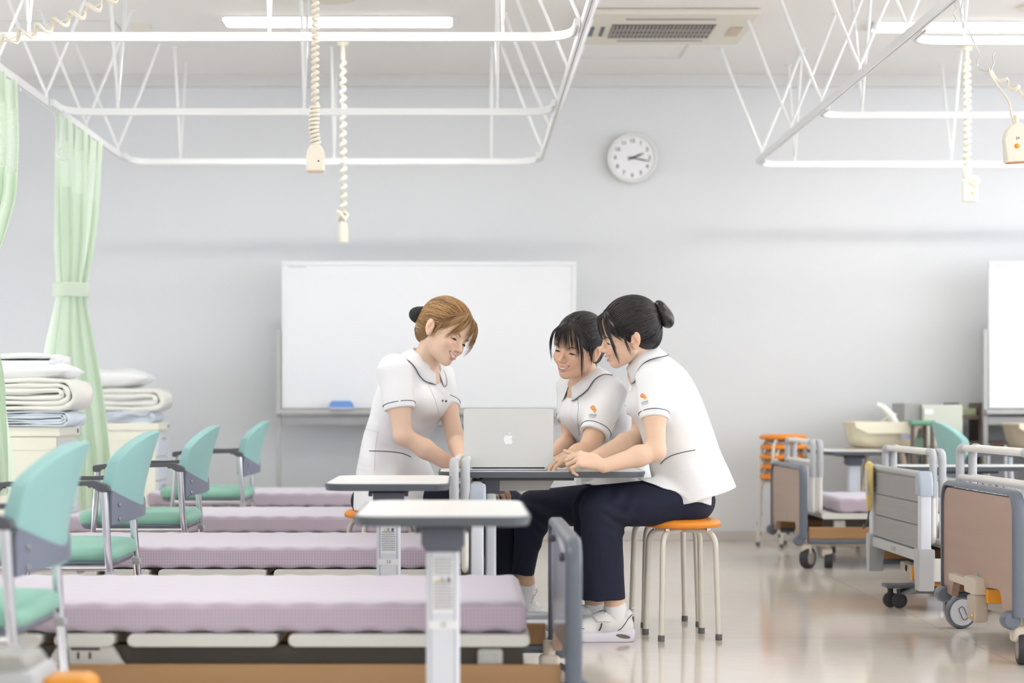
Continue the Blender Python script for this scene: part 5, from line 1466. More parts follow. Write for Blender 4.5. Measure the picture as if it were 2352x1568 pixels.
def hand(S_, wrist, d, n, side, curl=(35, 45, 25), k=1.0, spread=.10, thumb=(.5, .75, -.25), tcurl=20):
    """palm, four unequal fingers bent at the knuckles, thumb leaving the side of the palm"""
    w0 = A_(wrist); d = A_(d)/np.linalg.norm(d); n = A_(n); n = n-d*(n@d); n /= np.linalg.norm(n); w = np.cross(d, n)*side
    kn = []
    for i, (off, fw) in enumerate(((.0285, .080), (.0095, .084), (-.0095, .080), (-.0270, .072))):
        p = w0+k*(d*fw+w*off-n*.002*abs(i-1)); kn.append(p)
        S_.add(rc(w0+k*(d*.012+w*off*.55), p-d*.004*k, .0135*k, .0105*k), .014)
    S_.add(ell(w0+d*.035*k+w*.022*k-n*.006*k, (.026*k, .020*k, .020*k)), .014)
    L = ((.042, .025, .020), (.046, .029, .021), (.043, .027, .021), (.033, .020, .018)); rad = (.0088, .0090, .0086, .0076)
    cr = curl if isinstance(curl[0], (tuple, list)) else [curl]*4
    for i in range(4):
        ang = 0; p = kn[i]; fd = d+w*spread*(.9-.6*i); fd /= np.linalg.norm(fd); r = rad[i]*k
        for j in range(3):
            ang += math.radians(cr[i][j]); v = fd*math.cos(ang)-n*math.sin(ang)
            q = p+v*L[i][j]*k; r2 = r*(.92, .88, .80)[j]
            S_.add(rc(p, q, r, r2), .0055 if j == 0 else .0022); p, r = q, r2
    t = d*thumb[0]+w*thumb[1]+n*thumb[2]; t /= np.linalg.norm(t); p = w0+k*(d*.022+w*.022-n*.006)
    q = p+t*.040*k; S_.add(rc(p, q, .0145*k, .0110*k), .010)
    t2 = t*math.cos(math.radians(tcurl))+d*math.sin(math.radians(tcurl)); q2 = q+t2*.031*k; S_.add(rc(q, q2, .0105*k, .0092*k), .003)
    t3 = t2*.9+d*.45; t3 /= np.linalg.norm(t3); S_.add(rc(q2, q2+t3*.024*k, .0092*k, .0068*k), .002)
    return kn
def hair_parts(root, F, org, style, seed):
    rnd = np.random.RandomState(seed)
    m = M['hair_gold'] if style['gold'] else M['hair_black']
    pal = [LIN(*c) for c in (((150, 110, 66), (176, 134, 84), (130, 94, 58), (196, 156, 104)) if style['gold'] else ((36, 31, 32), (44, 38, 38), (30, 26, 28), (52, 44, 43)))]
    c0 = A_((-.014, 0, .030)); bun = A_(style['bun'])
    V, Q = keep_parts(*surfnet(CAP, .0028)); me = np_mesh('hair', F.w(V)-org, Q)
    set_tone(me, np.tile(pal[0]*.75, (len(V), 1)))
    hair = finish('hair', me, m, root, 180)
    # combed-back locks: from the hairline round to the bun
    starts = []
    for th in np.linspace(-2.15, 2.15, 230):
        s = abs(math.sin(th)) if abs(th) < PI/2 else 1
        if abs(th) < PI/2: p = A_((.074-.052*s**2.2, .080*math.sin(th), .100*math.cos(th)+.008))
        else:
            u = (abs(th)-PI/2)/.6; p = A_((.012-.070*u, math.copysign(.080, th), .006-.040*u))
        starts.append(p+rnd.normal(0, .002, 3))
    for _ in range(260):
        th = rnd.uniform(-1.5, 1.5); b = rnd.uniform(.0, .75)
        p = A_((.060-.05*abs(math.sin(th))**1.6, .080*math.sin(th), .10*math.cos(th)+.01)); starts.append(p*(1-b)+A_((-.06, .06*math.sin(th), .09*math.cos(th)))*b)
    for _ in range(46):
        y = rnd.uniform(-.05, .05); starts.append(A_((-.062, y, -.052+rnd.normal(0, .004))))
    paths, rad, cols = [], [], []
    for p in starts:
        e = bun+rnd.normal(0, .010, 3)*A_((.2, 1, 1)); a = (p-c0)/np.linalg.norm(p-c0); b = (e-c0)/np.linalg.norm(e-c0)
        om = math.acos(np.clip(a@b, -.98, 1)); t = np.linspace(0, 1, 18)[:, None]
        dirs = (np.sin((1-t)*om)*a+np.sin(t*om)*b)/math.sin(om)
        dirs[:, 2] -= style.get('sag', .12)*(t[:, 0]*(1-t[:, 0]))*1.0*abs(a[1]); dirs /= np.linalg.norm(dirs, axis=1)[:, None]
        P = CAP.project(c0+dirs*.095, rnd.uniform(.0002, .0022), 5)
        paths.append(P); rad.append(rnd.uniform(.0009, .0017)); cols.append(pal[rnd.randint(4)]*rnd.uniform(.85, 1.15))
    V, Q, C = strands([F.w(p) for p in paths], [r*F.k for r in rad], cols); me = np_mesh('combed_locks', V-org, Q); set_tone(me, C); finish('combed_locks', me, m, hair, 180)
    # see-through fringe and side locks
    paths, rad, cols = [], [], []
    HC = SDF(); HC.add(HEAD.prim()); HC.add(CAP.prim(), .004)
    def lock(a, b, c, n, sp, r, dk=1.0, off=.003, hug=0):
        for _ in range(n):
            j = rnd.normal(0, 1, 3); P = bez(A_(a)+j*A_((.002, sp*.35, .002)), A_(b)+j*A_((.003, sp*.8, .003)), A_(c)+j*A_((.002, sp, .004))+A_((0, 0, rnd.uniform(-.006, .008))))
            d = HC.ev(P); g = HC.grad(P); lift = np.maximum(off+rnd.uniform(0, .004)-d, 0); P = P+g*lift[:, None]
            w_ = np.clip(1-np.linspace(0, 1, len(P))*2.6, 0, 1)[:, None]; P = P*(1-w_)+HC.project(P, rnd.uniform(.001, .003), 4)*w_
            if hug: P = HC.project(P, rnd.uniform(.0012, .0035), 4)
            paths.append(P); rad.append(r*rnd.uniform(.7, 1.2)); cols.append(pal[rnd.randint(4)]*rnd.uniform(.8, 1.1)*dk)
    for L in style['locks']: lock(*L)
    V, Q, C = strands([F.w(p) for p in paths], [r*F.k for r in rad], cols); me = np_mesh('fringe', V-org, Q); set_tone(me, C); finish('fringe', me, m, hair, 180)
    B = SDF()
    for c, r, R in style['bun_shape']: B.add(ell(c, r, R), .012)
    B.disp = (lambda P: (.0004)*np.sin(P[:, 2]*420+P[:, 1]*160)*np.sin(P[:, 0]*90))
    V, Q = surfnet(B, .0025); me = np_mesh('bun', F.w(V)-org, Q); set_tone(me, np.tile(pal[0]*1.1, (len(V), 1)))
    finish('bun', me, M['net'] if style['gold'] else m, hair, 180)
    # brows and lashes
    for s in (-1, 1):
        P = HEAD.project(crom([(.082, s*.013, .0235), (.078, s*.029, .0290), (.064, s*.046, .0235)], 6), .0006)
        V, Q, C = strands([F.w(P)], [.0019*F.k], [pal[0]]); finish('eyebrow', np_mesh('eyebrow', V-org, Q), M['brow_gold'] if style['gold'] else M['brow_black'], root, 180)
        P = HEAD.project(crom([(.080, s*.0185, .0020), (.083, s*.0250, .0052), (.082, s*.0330, .0062), (.077, s*.0410, .0035), (.073, s*.0465, -.0005)], 6), .0005)
        P2 = HEAD.project(crom([(.080, s*.0240, .0030), (.081, s*.0315, .0034), (.078, s*.0385, .0022)], 6), .0003)
        V, Q, C = strands([F.w(P), F.w(P2)], [.0015*F.k, .0017*F.k], [pal[0], pal[0]], 6); finish('eyelashes', np_mesh('eyelashes', V-org, Q), M['lash'], root, 180)

def collar(root, tunic, nb, nd, fw, lat, org, k=1.0):
    """shirt collar: stand round the neck, leaf folded down on the tunic, navy piping along its edge"""
    nb, nd, fw, lat = map(A_, (nb, nd, fw, lat)); rows = []; edge = []
    ph = np.linspace(math.radians(12), math.radians(348), 73)
    bm = NB()
    I0s, Is, Ms, Os = [], [], [], []
    for p in ph:
        c, s = math.cos(p), math.sin(p); dirv = fw*c+lat*s; fr = max(0, c)
        hi = .036-.052*fr**1.2; r_in = .060+.012*fr
        I = nb+dirv*r_in*k+nd*hi*k; I0s.append(I-dirv*.005-nd*.018); Is.append(I)
        front = max(0, (c-.1)/.9)
        Os.append(nb+dirv*(.094+.016*abs(s))*k-nd*(.006+.016*abs(s)+.060*front**1.3)*k+lat*math.copysign(.018*front, s))
    Is = np.array(Is); Os = tunic.project(np.array(Os), .0045, 10)
    for _ in range(2): Os[1:-1] = (Os[:-2]+2*Os[1:-1]+Os[2:])/4
    mids = Is*.45+Os*.55; dm = tunic.ev(mids); mids += tunic.grad(mids)*np.maximum(.007-dm, 0)[:, None]
    for I0, I, mid, O, p in zip(I0s, Is, mids, Os, ph):
        dirv = fw*math.cos(p)+lat*math.sin(p)
        rows.append([bm.verts.new(Vector(v-org)) for v in (I0, I, I+dirv*.004-nd*.003, mid, O)])
    edge = Os+tunic.grad(Os)*.0012
    for A, B in zip(rows, rows[1:]):
        for q in range(4): bm.faces.new((A[q], A[q+1], B[q+1], B[q]))
    o = obj('collar', bm, M['tunic'], root, 180); md = o.modifiers.new('thick', 'SOLIDIFY'); md.thickness = .0022; md.offset = 0
    piping('collar_piping', list(edge), .0014, M['navy_ink'], o, org)
def sleeve_ring(root, tunic, a, b, r, org, back=.022):
    a, b = A_(a), A_(b); t = (b-a)/np.linalg.norm(b-a); c = b-t*back
    u = np.cross(t, (0.1, .2, 1.)); u /= np.linalg.norm(u); v = np.cross(t, u)
    D = np.array([u*math.cos(q)+v*math.sin(q) for q in np.linspace(0, 2*PI, 41)[:-1]]); st = np.full(40, r*1.4); e = tunic.ev(c+D*st[:, None]); okk = e > .002; live = okk.copy()
    for _ in range(60):
        e = tunic.ev(c+D*st[:, None]); live &= e > .0016; st -= np.where(live, np.maximum(.0004, e*.7), 0)
    pts = [c+d*q for d, q, k in zip(D, st, okk) if k and q > r*.7]
    piping('sleeve_piping', pts, .0013, M['navy_ink'], root, org, len(pts) == 40)
def on_surface_poly(sdf, polys, y0):
    """flat marks laid on the cloth: polygons in frame pixels"""
    bm = NB()
    for P in polys:
        top, ok = hits(sdf, P, y0, .0024)
        if not ok.all(): continue
        bm.faces.new([bm.verts.new(Vector(p)) for p in top])
    return bm
def emblem(root, sdf, px, py, ang, org, y0, word='UTHS', sc=1.0):
    c, s = math.cos(math.radians(ang)), math.sin(math.radians(ang))
    T = lambda u, v: (px+(u*c-v*s)*sc, py+(u*s+v*c)*sc)
    pol = []
    for k, (x0, x1, y) in enumerate(((-4, 3, -9), (-7, 5, -6.6), (-8.5, 7, -4.2), (-7.5, 8, -1.8), (-5, 8.5, .6))):
        pol.append([T(x0, y+1.6), T(x0+2, y-.6), T(x1, y-.3+.4*k), T(x1, y+1.5+.4*k)])
    bm = on_surface_poly(sdf, pol, y0); bm.transform(Matrix.Translation(-Vector(org))); e = obj('emblem', bm, M['emb_orange'], root)
    pol = [[T(x, 2.6), T(x+1.8, 2.6), T(x+1.6, y1), T(x+.4, y1)] for x, y1 in ((.6, 8), (2.8, 9.4), (5.0, 8.2), (7.0, 5.8))]
    bm = on_surface_poly(sdf, pol, y0); bm.transform(Matrix.Translation(-Vector(org))); obj('emblem_fingers', bm, M['emb_yellow'], e)
    for body, size, dv in ((word, 7.6, 15.5), ('OSAKA CITY HOSP', 2.2, 19.8)):
        if body != word:
            pol = [[T(x, dv), T(x+.9, dv), T(x+.9, dv+1.3), T(x, dv+1.3)] for x in np.arange(-8.5, 8, 1.5)]
            bm = on_surface_poly(sdf, pol, y0); bm.transform(Matrix.Translation(-Vector(org))); obj('small_print', bm, M['ink'], root); continue
        me = text_mesh(body, size, False); bad = False
        Pv, ok = hits(sdf, [T(v.co.x, dv-v.co.y) for v in me.vertices], y0, .0024); bad = not ok.all()
        for v, p in zip(me.vertices, Pv): v.co = Vector(p-org)
        if not bad: me.materials.clear(); finish('lettering', me, M['navy_ink'], root, smooth=False)
def folds(specs):
    """specs: (centre, radius, wave vector, amplitude)"""
    S_ = [(A_(c), r, A_(k), a) for c, r, k, a in specs]
    def f(P):
        o = .0004*np.sin(P[:, 0]*31+P[:, 2]*17)*np.sin(P[:, 1]*37-P[:, 2]*11)
        for c, r, k, a in S_:
            w = np.exp(-((P-c)**2).sum(1)/(r*r)); ph = P@k; m = .55+.45*np.sin(P[:, 0]*21+P[:, 2]*13+P[:, 1]*17); o = o+1.3*a*w*m*(np.sin(.8*ph+2.2*np.sin(P[:, 2]*17+P[:, 0]*23))-.2)
        return o
    return f
def shoe(root, heel, yaw, k, org, detail=True):
    """trainer, x towards the toe from the heel"""
    F = Frame(rotm(yaw, 0, 0), heel, k)
    t = bpy.data.objects.new('shoe', None)
    U = SDF(); a = U.add
    a(ell((.188, 0, .038), (.060, .045, .034)), .02); a(rc((.165, 0, .050), (.100, 0, .072), .036, .036), .02)
    a(rc((.100, 0, .066), (.045, 0, .066), .038, .034), .02); a(ell((.040, 0, .052), (.042, .036, .050)), .015)
    a(rc((.022, -.012, .098), (.022, .012, .098), .018, .018), .012)
    a(ell((.068, 0, .128), (.046, .030, .052)), .006, -1)
    a(rc((-.2, 0, -.081), (.4, 0, -.081), .1, .1), .004, -1)
    V, Q = keep_parts(*surfnet(U, .0032)); me = np_mesh('shoe', F.w(V)-org, Q); up = finish('shoe', me, M['shoe'], root, 180)
    out = [(0, -.028), (.02, -.036), (.07, -.036), (.13, -.041), (.19, -.048), (.235, -.036), (.250, -.006), (.246, .014), (.225, .036), (.18, .045), (.12, .038), (.06, .036), (.02, .034), (0, .026), (-.004, 0)]
    P = crom(out+[out[0]], 4)[:-1]; bm = NB(); rings = []
    for e, z in ((.95, .001), (1.0, .006), (1.02, .018), (.99, .030), (.90, .034)):
        rings.append([bm.verts.new(Vector(F.w(((x-.12)*e+.12, y*e, z+(max(0, (.09-x))*.16 if z > .015 else 0)+(max(0, x-.2)*.30 if z < .02 else max(0, x-.2)*.12)))-org)) for x, y in P])
    n = len(P)
    for A, B in zip(rings, rings[1:]):
        for q in range(n): bm.faces.new((A[q], A[(q+1) % n], B[(q+1) % n], B[q]))
    bm.faces.new(list(reversed(rings[0]))); bm.faces.new(rings[-1]); so = obj('sole', bm, M['sole'], up, 60)
    if detail:
        for s in (1, -1):
            bm = NB(); bm.faces.new([bm.verts.new(Vector(F.w((.040+.026*math.cos(q), s*(.0372+.001*math.sin(q)), .0215+.0075*math.sin(q)+.004*math.cos(q)))-org)) for q in np.linspace(0, 2*PI, 25)[:-1]]); obj('air_window', bm, mat('air_window', (120, 116, 108), .15), so)
        pr = lambda pts, off: [F.w(p) for p in U.project(crom(pts, 6), off)]
        bm = NB(); rows = []
        for q in np.linspace(-1.25, 1.25, 26):
            r = []
            for x in np.linspace(-.026, .026, 6):
                p = A_((.128+x-.02*(1-math.cos(q))*1.2, .045*math.sin(q), .060+.045*math.cos(q))); r.append(bm.verts.new(Vector(F.w(U.project(p[None], .0028)[0])-org)))
            rows.append(r)
        for A, B in zip(rows, rows[1:]):
            for q in range(5): bm.faces.new((A[q], A[q+1], B[q+1], B[q]))
        st = obj('strap', bm, M['shoe'], up, 60); md = st.modifiers.new('thick', 'SOLIDIFY'); md.thickness = .003; md.offset = 0
        for s in (1, -1):
            piping('strap_piping', pr([(.118, s*.05, .070), (.122, s*.05, .050), (.126, s*.05, .038)], .0052), .0022, M['navy_ink'], up, org)
            piping('heel_piping', pr([(.004, s*.022, .100), (.022, s*.04, .080), (.045, s*.04, .052), (.060, s*.045, .040)], .0006), .0014, M['navy_ink'], up, org)
            piping('toe_piping', pr([(.245, s*.01, .046), (.215, s*.035, .050), (.18, s*.045, .050)], .0006), .0012, M['navy_ink'], up, org)
        bm = NB(); tube(bm, [Vector(F.w(p)-org) for p in ((.004, 0, .100), (-.006, 0, .112), (-.005, 0, .122), (.004, 0, .118))], .003, 8); obj('pull_tab', bm, M['sole'], up)
    return up
def person(label, P, seed):
    root = thing('person', label, 'person', P['org']); org = A_(P['org']); lat = A_(P['lat'])
    F = Frame(rotm(*P['head'][:3]), P['head'][4:], P['head'][3])
    fw = A_(P['fw']); SL = []
    for (sh, en, r0, r1), (s2, el, wr, ra) in zip(P['sleeves'], P['arms']):
        d = A_(el)-A_(sh); SL.append((A_(sh), A_(sh)+d/np.linalg.norm(d)*np.linalg.norm(A_(en)-A_(sh))*P.get('sl', 1.12), r0, max(r1, ra[0]+.009)))
    P['sleeves'] = SL
    # --- tunic
    T = SDF(); T.add(gencyl(P['torso'], lat), .03)
    for (sh, en, r0, r1) in P['sleeves']:
        sh, en = A_(sh), A_(en); d = (en-sh)/np.linalg.norm(en-sh)
        l2 = np.cross(d, fw); l2 /= np.linalg.norm(l2)
        T.add(ball(sh-d*.005, r0*.93), .045)
        T.add(gencyl([(sh-d*.01, r0*.95, r0*.98), ((sh+en)/2, (r0+r1)/2, (r0+r1)/2*1.02), (en, r1, r1*1.04)], l2), .022)
    for (sh, en, r0, r1) in P['sleeves']:
        sh, en = A_(sh), A_(en); d = (en-sh)/np.linalg.norm(en-sh); T.add(rc(en-d*.028, en+d*.03, r1*.55, r1-.0035), .003, -1)
    nb, nd = A_(P['nb']), A_(P['nd']); nd /= np.linalg.norm(nd)
    T.add(rc(nb-nd*.02, nb+nd*.08, .052, .075), .006, -1)
    T.add(rc(nb+fw*.052+nd*.02, nb+fw*.105-nd*.070, .034, .006), .006, -1)
    for li, A, Bp in P.get('flap', []):
        hip, knee, hem, r = P['legs'][li]; g, gc, gr = rc(hip, knee, r[0]+.009, r[1]+.010); A, Bp = A_(A), A_(Bp); nn = A_((Bp[2]-A[2], 0, -(Bp[0]-A[0]))); nn /= np.linalg.norm(nn)
        T.add(((lambda P_, g=g, A=A, nn=nn: np.maximum(g(P_), (P_-A)@nn)), gc, gr), .014)
    for b in P.get('bust', []): T.add(ell(b, (.065, .065, .06)), .05)
    T.disp = folds(P['folds'])
    tunic = cloth_obj('tunic', T, P.get('ht', .0042), M['tunic'], root, org)
    collar(tunic, T, nb, nd, fw, lat, org, P.get('ck', 1))
    for (sh, en, r0, r1) in P['sleeves']: sleeve_ring(tunic, T, sh, en, r1, org)
    y0 = P['y0']
    for nm, pix, r, m in P['lines']:
        pts = line_on(T, pix, 8, y0, .0016)
        if len(pts) > 3: piping(nm, pts, r, M[m], tunic, org)
    for e in P.get('emblems', []): emblem(tunic, T, *e[:3], org, y0, *e[3:])
    for px, py in P.get('buttons', []):
        p = hit(T, px, py, y0, .001)
        if p is not None:
            g = Vector(T.grad(p[None])[0]).normalized(); bm = NB(); lathe(bm, [(0, .0022), (.006, .002), (.0065, 0)], n=18, mtx=Matrix.Translation(Vector(p-org)) @ g.to_track_quat('Z', 'Y').to_matrix().to_4x4()); obj('button', bm, M['button'], tunic)
    for body, px, py, ang, size in P.get('names', []):
        me = text_mesh(body, size, True); c, s = math.cos(math.radians(ang)), math.sin(math.radians(ang)); ok = True
        Pv, ok = hits(T, [(px+v.co.x*c+v.co.y*s, py+v.co.x*s-v.co.y*c) for v in me.vertices], y0, .0011)
        for v, p in zip(me.vertices, Pv): v.co = Vector(p-org)
        if ok.all(): me.materials.clear(); finish('name_embroidery', me, M['navy_ink'], tunic, smooth=False)
    # --- trousers
    Z = SDF(); Z.add(ell(P['pelvis'], (P.get('pr', .150), .150, .095)), .02)
    for hip, knee, hem, r in P['legs']:
        hip, knee, hem = map(A_, (hip, knee, hem))
        Z.add(rc(hip, knee, r[0], r[1]), .03)
        Z.add(gencyl([(knee+(0, 0, .005), r[1]*.9, r[1]*.95), (knee*.72+hem*.28, r[2], r[2]*1.02), (knee*.4+hem*.6, r[3], r[3]*1.02), (hem, r[4], r[4])], (0, 1, 0)), .03)
    for hip, knee, hem, r in P['legs']:
        knee, hem = A_(knee), A_(hem); d = (hem-knee)/np.linalg.norm(hem-knee); Z.add(rc(hem-d*.035, hem+d*.03, r[4]*.6, r[4]-.004), .003, -1)
    Z.disp = folds(P['leg_folds'])
    trousers = cloth_obj('trousers', Z, .0045, M['trousers'], root, org)
    for pix in P.get('seams', []):
        pts = line_on(Z, pix, 8, y0, .0002)
        if len(pts) > 3: piping('side_seam', pts, .0009, mat('seam_navy', (30, 34, 58), .9), trousers, org)
    # --- body
    B = SDF(); b = B.add
    inner = [(p, max(.03, A-.014), max(.03, D-.014)) for p, A, D in P['torso'][1:-1]]
    b(gencyl(inner, lat), .02)
    hd = F.w((-.020, 0, -.030))
    b(rc(nb-nd*.03, hd, .054, .047), .03)
    b(rc(nb+fw*.035-nd*.06, nb, .05, .045), .03)
    for sh, el, wr, r in P['arms']:
        sh, el, wr = map(A_, (sh, el, wr)); m1 = sh*.45+el*.55
        b(rc(sh, m1, r[0], r[0]*.93), .02); b(rc(m1, el, r[0]*.93, r[1]), .02)
        m2 = el*.68+wr*.32; b(rc(el, m2, r[1]*.98, r[1]*1.0), .016); b(rc(m2, wr, r[1]*1.0, r[2]), .02)
    for h in P['hands']: hand(B, *h)
    b(ell(P['pelvis'], (.12, .12, .075)), .02)
    for (hip, knee, hem, r), (ank, hl, yw) in zip(P['legs'], P['feet']):
        ank = A_(ank); b(rc(hip, knee, r[0]*.78, .052), .02); b(rc(knee, ank, min(.05, r[3]-.010), min(.033, r[4]-.010)), .02)
        f = A_(hl)+A_((.05*math.cos(math.radians(yw)), .05*math.sin(math.radians(yw)), .045)); b(rc(ank, f, .033, .028), .02)
        b(rc(f, f+A_((.10*math.cos(math.radians(yw)), .10*math.sin(math.radians(yw)), -.012)), .026, .018), .02)
    B.add(local_prim(HEAD, F), .018)
    V, Q = keep_parts(*surfnet(B, P.get('hb', .0025))); me = np_mesh('body', V-org, Q)
    set_tone(me, skin_tone(V, F, P['skin'])); finish('body', me, M['skin'], root, 180)
    hair_parts(root, F, org, P['hair'], seed)
    for (ank, hl, yw), (hip, knee, hem, r) in zip(P['feet'], P['legs']):
        S_ = SDF(); ank = A_(ank); f = A_(hl)+A_((.052*math.cos(math.radians(yw)), .052*math.sin(math.radians(yw)), .05)); up = ank+A_((0, 0, .0))
        l2 = (math.sin(math.radians(yw)), -math.cos(math.radians(yw)), 0)
        S_.add(gencyl([(f, .034, .042), (f*.5+ank*.5, .037, .041), (ank, .0375, .0385)], l2), .01)
        V, Q = surfnet(S_, .004); finish('sock', np_mesh('sock', V-org, Q), M['sock'], root, 180)
        shoe(root, hl, yw, 1.0, org, P.get('shoe_detail', True))
    return root
M['seam_pale'] = mat('seam_pale', (214, 214, 218), .9)
def RM(y, x=0): return np.array(Matrix.Rotation(y, 3, 'Y') @ Matrix.Rotation(x, 3, 'X'))
BL = lambda y, dy=0: [((.074, y*.3, .108), (.103, y*.85, .076), (.094-.22*abs(y), y, .020+dy), 9, .0065, .0008)]
fringe_full = sum([BL(y, .006*math.sin(y*300)) for y in np.linspace(-.042, .042, 9)], [])
temple = []
for q in (-1, 1):
    temple += [((.070, q*.006, .112), (.088, q*.060, .092), (.046, q*.078, .034), 34, .005, .0009, 1.0, .002, 1),
               ((.066, q*.012, .114), (.074, q*.074, .095), (.030, q*.081, .050), 30, .006, .0009, 1.0, .002, 1),
               ((.072, q*.010, .110), (.090, q*.058, .070), (.036, q*.077, .010), 24, .005, .0009, 1.0, .002, 1)]
# ---------------------------------------------------------------- woman at the right
Y3 = 7.35
P3 = dict(org=(.83, 7.35, 0), lat=(0, -1, 0), fw=(-.95, -.05, -.30), y0=6.6, skin=(236, 200, 172),
    head=(181.9, 14.4, -14.2, 1.093, .6089, 7.30, 1.1041),
    nb=W(1478, 822, Y3), nd=(-.42, -.02, .9),
    torso=[(W(1478, 818, Y3), .060, .050), (W(1496, 846, Y3), .135, .080), (W(1517, 885, Y3), .165, .110), (W(1533, 930, Y3), .172, .124), (W(1548, 975, Y3), .165, .128), (W(1563, 1020, Y3), .160, .130), (W(1575, 1062, Y3), .172, .134), (W(1588, 1103, Y3), .188, .143), (W(1599, 1142, Y3), .196, .152)],
    sleeves=[(W(1500, 868, 7.20), W(1510, 947, 7.13), .062, .051), (W(1482, 868, 7.50), W(1470, 942, 7.46), .060, .050)],
    bust=[W(1482, 925, 7.29), W(1480, 925, 7.41)], flap=[(0, W(1466, 1100, 7.2), W(1640, 1164, 7.2)), (1, W(1466, 1100, 7.4), W(1640, 1164, 7.4))],
    folds=[(W(1540, 1040, 7.2), .14, (30, 0, 95), .0028), (W(1500, 1000, 7.2), .10, (70, 0, 80), .003), (W(1560, 1090, 7.2), .12, (90, 0, 40), .003), (W(1520, 960, 7.2), .06, (95, 0, -70), .003)],
    lines=[('pocket_piping', [(1517, 1065), (1528, 1054), (1545, 1045), (1570, 1038), (1597, 1033)], .0014, 'navy_ink'),
           ],
    emblems=[(1477, 911, -17, 'UTHS', .86)], names=[],
    pr=.125, pelvis=W(1565, 1150, Y3),
    legs=[(W(1572, 1150, 7.27), W(1381, 1163, 7.21), W(1386, 1376, 7.21), (.090, .076, .075, .074, .079)), (W(1572, 1150, 7.43), W(1362, 1160, 7.41), W(1366, 1372, 7.42), (.090, .074, .072, .068, .072))],
    leg_folds=[(W(1420, 1200, 7.15), .07, (60, 0, 150), .005), (W(1440, 1180, 7.15), .10, (-60, 0, 110), .0035), (W(1385, 1300, 7.15), .14, (90, 0, 25), .0025)],
    seams=[[(1640, 1180), (1560, 1165), (1480, 1170), (1420, 1180)], [(1378, 1230), (1380, 1300), (1384, 1370)]],
    arms=[(W(1500, 868, 7.20), W(1506, 1036, 7.10), W(1386, 1070, 7.03), (.043, .0355, .0245)), (W(1484, 870, 7.49), W(1470, 1000, 7.42), W(1356, 1056, 7.20), (.042, .034, .024))],
    hands=[(W(1380, 1066, 7.03), (-.90, .02, .26), (.25, -.62, .72), 1, ((44, 66, 40), (46, 70, 40), (48, 72, 40), (50, 68, 40)), 1.02, .03, (.75, .35, -.55), 20),
           (W(1352, 1052, 7.19), (-.90, -.32, .06), (.05, -.25, .95), -1, ((16, 32, 20), (18, 34, 20), (20, 34, 20), (22, 34, 20)), 1.0, .03, (.85, .10, .40), 5)],
    feet=[(W(1412, 1386, 7.2), (.612, 7.20, 0), 180), (W(1366, 1384, 7.42), (.545, 7.42, 0), 180)],
    hair=dict(gold=False, bun=(-.104, 0, .052), sag=.25,
        bun_shape=[((-.124, 0, .050), (.026, .040, .048), RM(.25)), ((-.132, 0, .030), (.024, .034, .034), RM(.2))],
        locks=temple+fringe_full+[((.066, .018, .112), (.092, .070, .070), (.064, .066, -.010), 14, .004, .0011), ((.060, .030, .108), (.086, .078, .050), (.062, .064, -.062), 12, .0025, .0010), ((.060, -.030, .108), (.086, -.078, .050), (.062, -.064, -.05), 12, .003, .0010),
            ((.030, .070, .035), (.030, .080, .0), (.020, .078, -.035), 10, .004, .0008)]))
person('person in profile at the right, white tunic, black hair in a round bun', P3, 3)
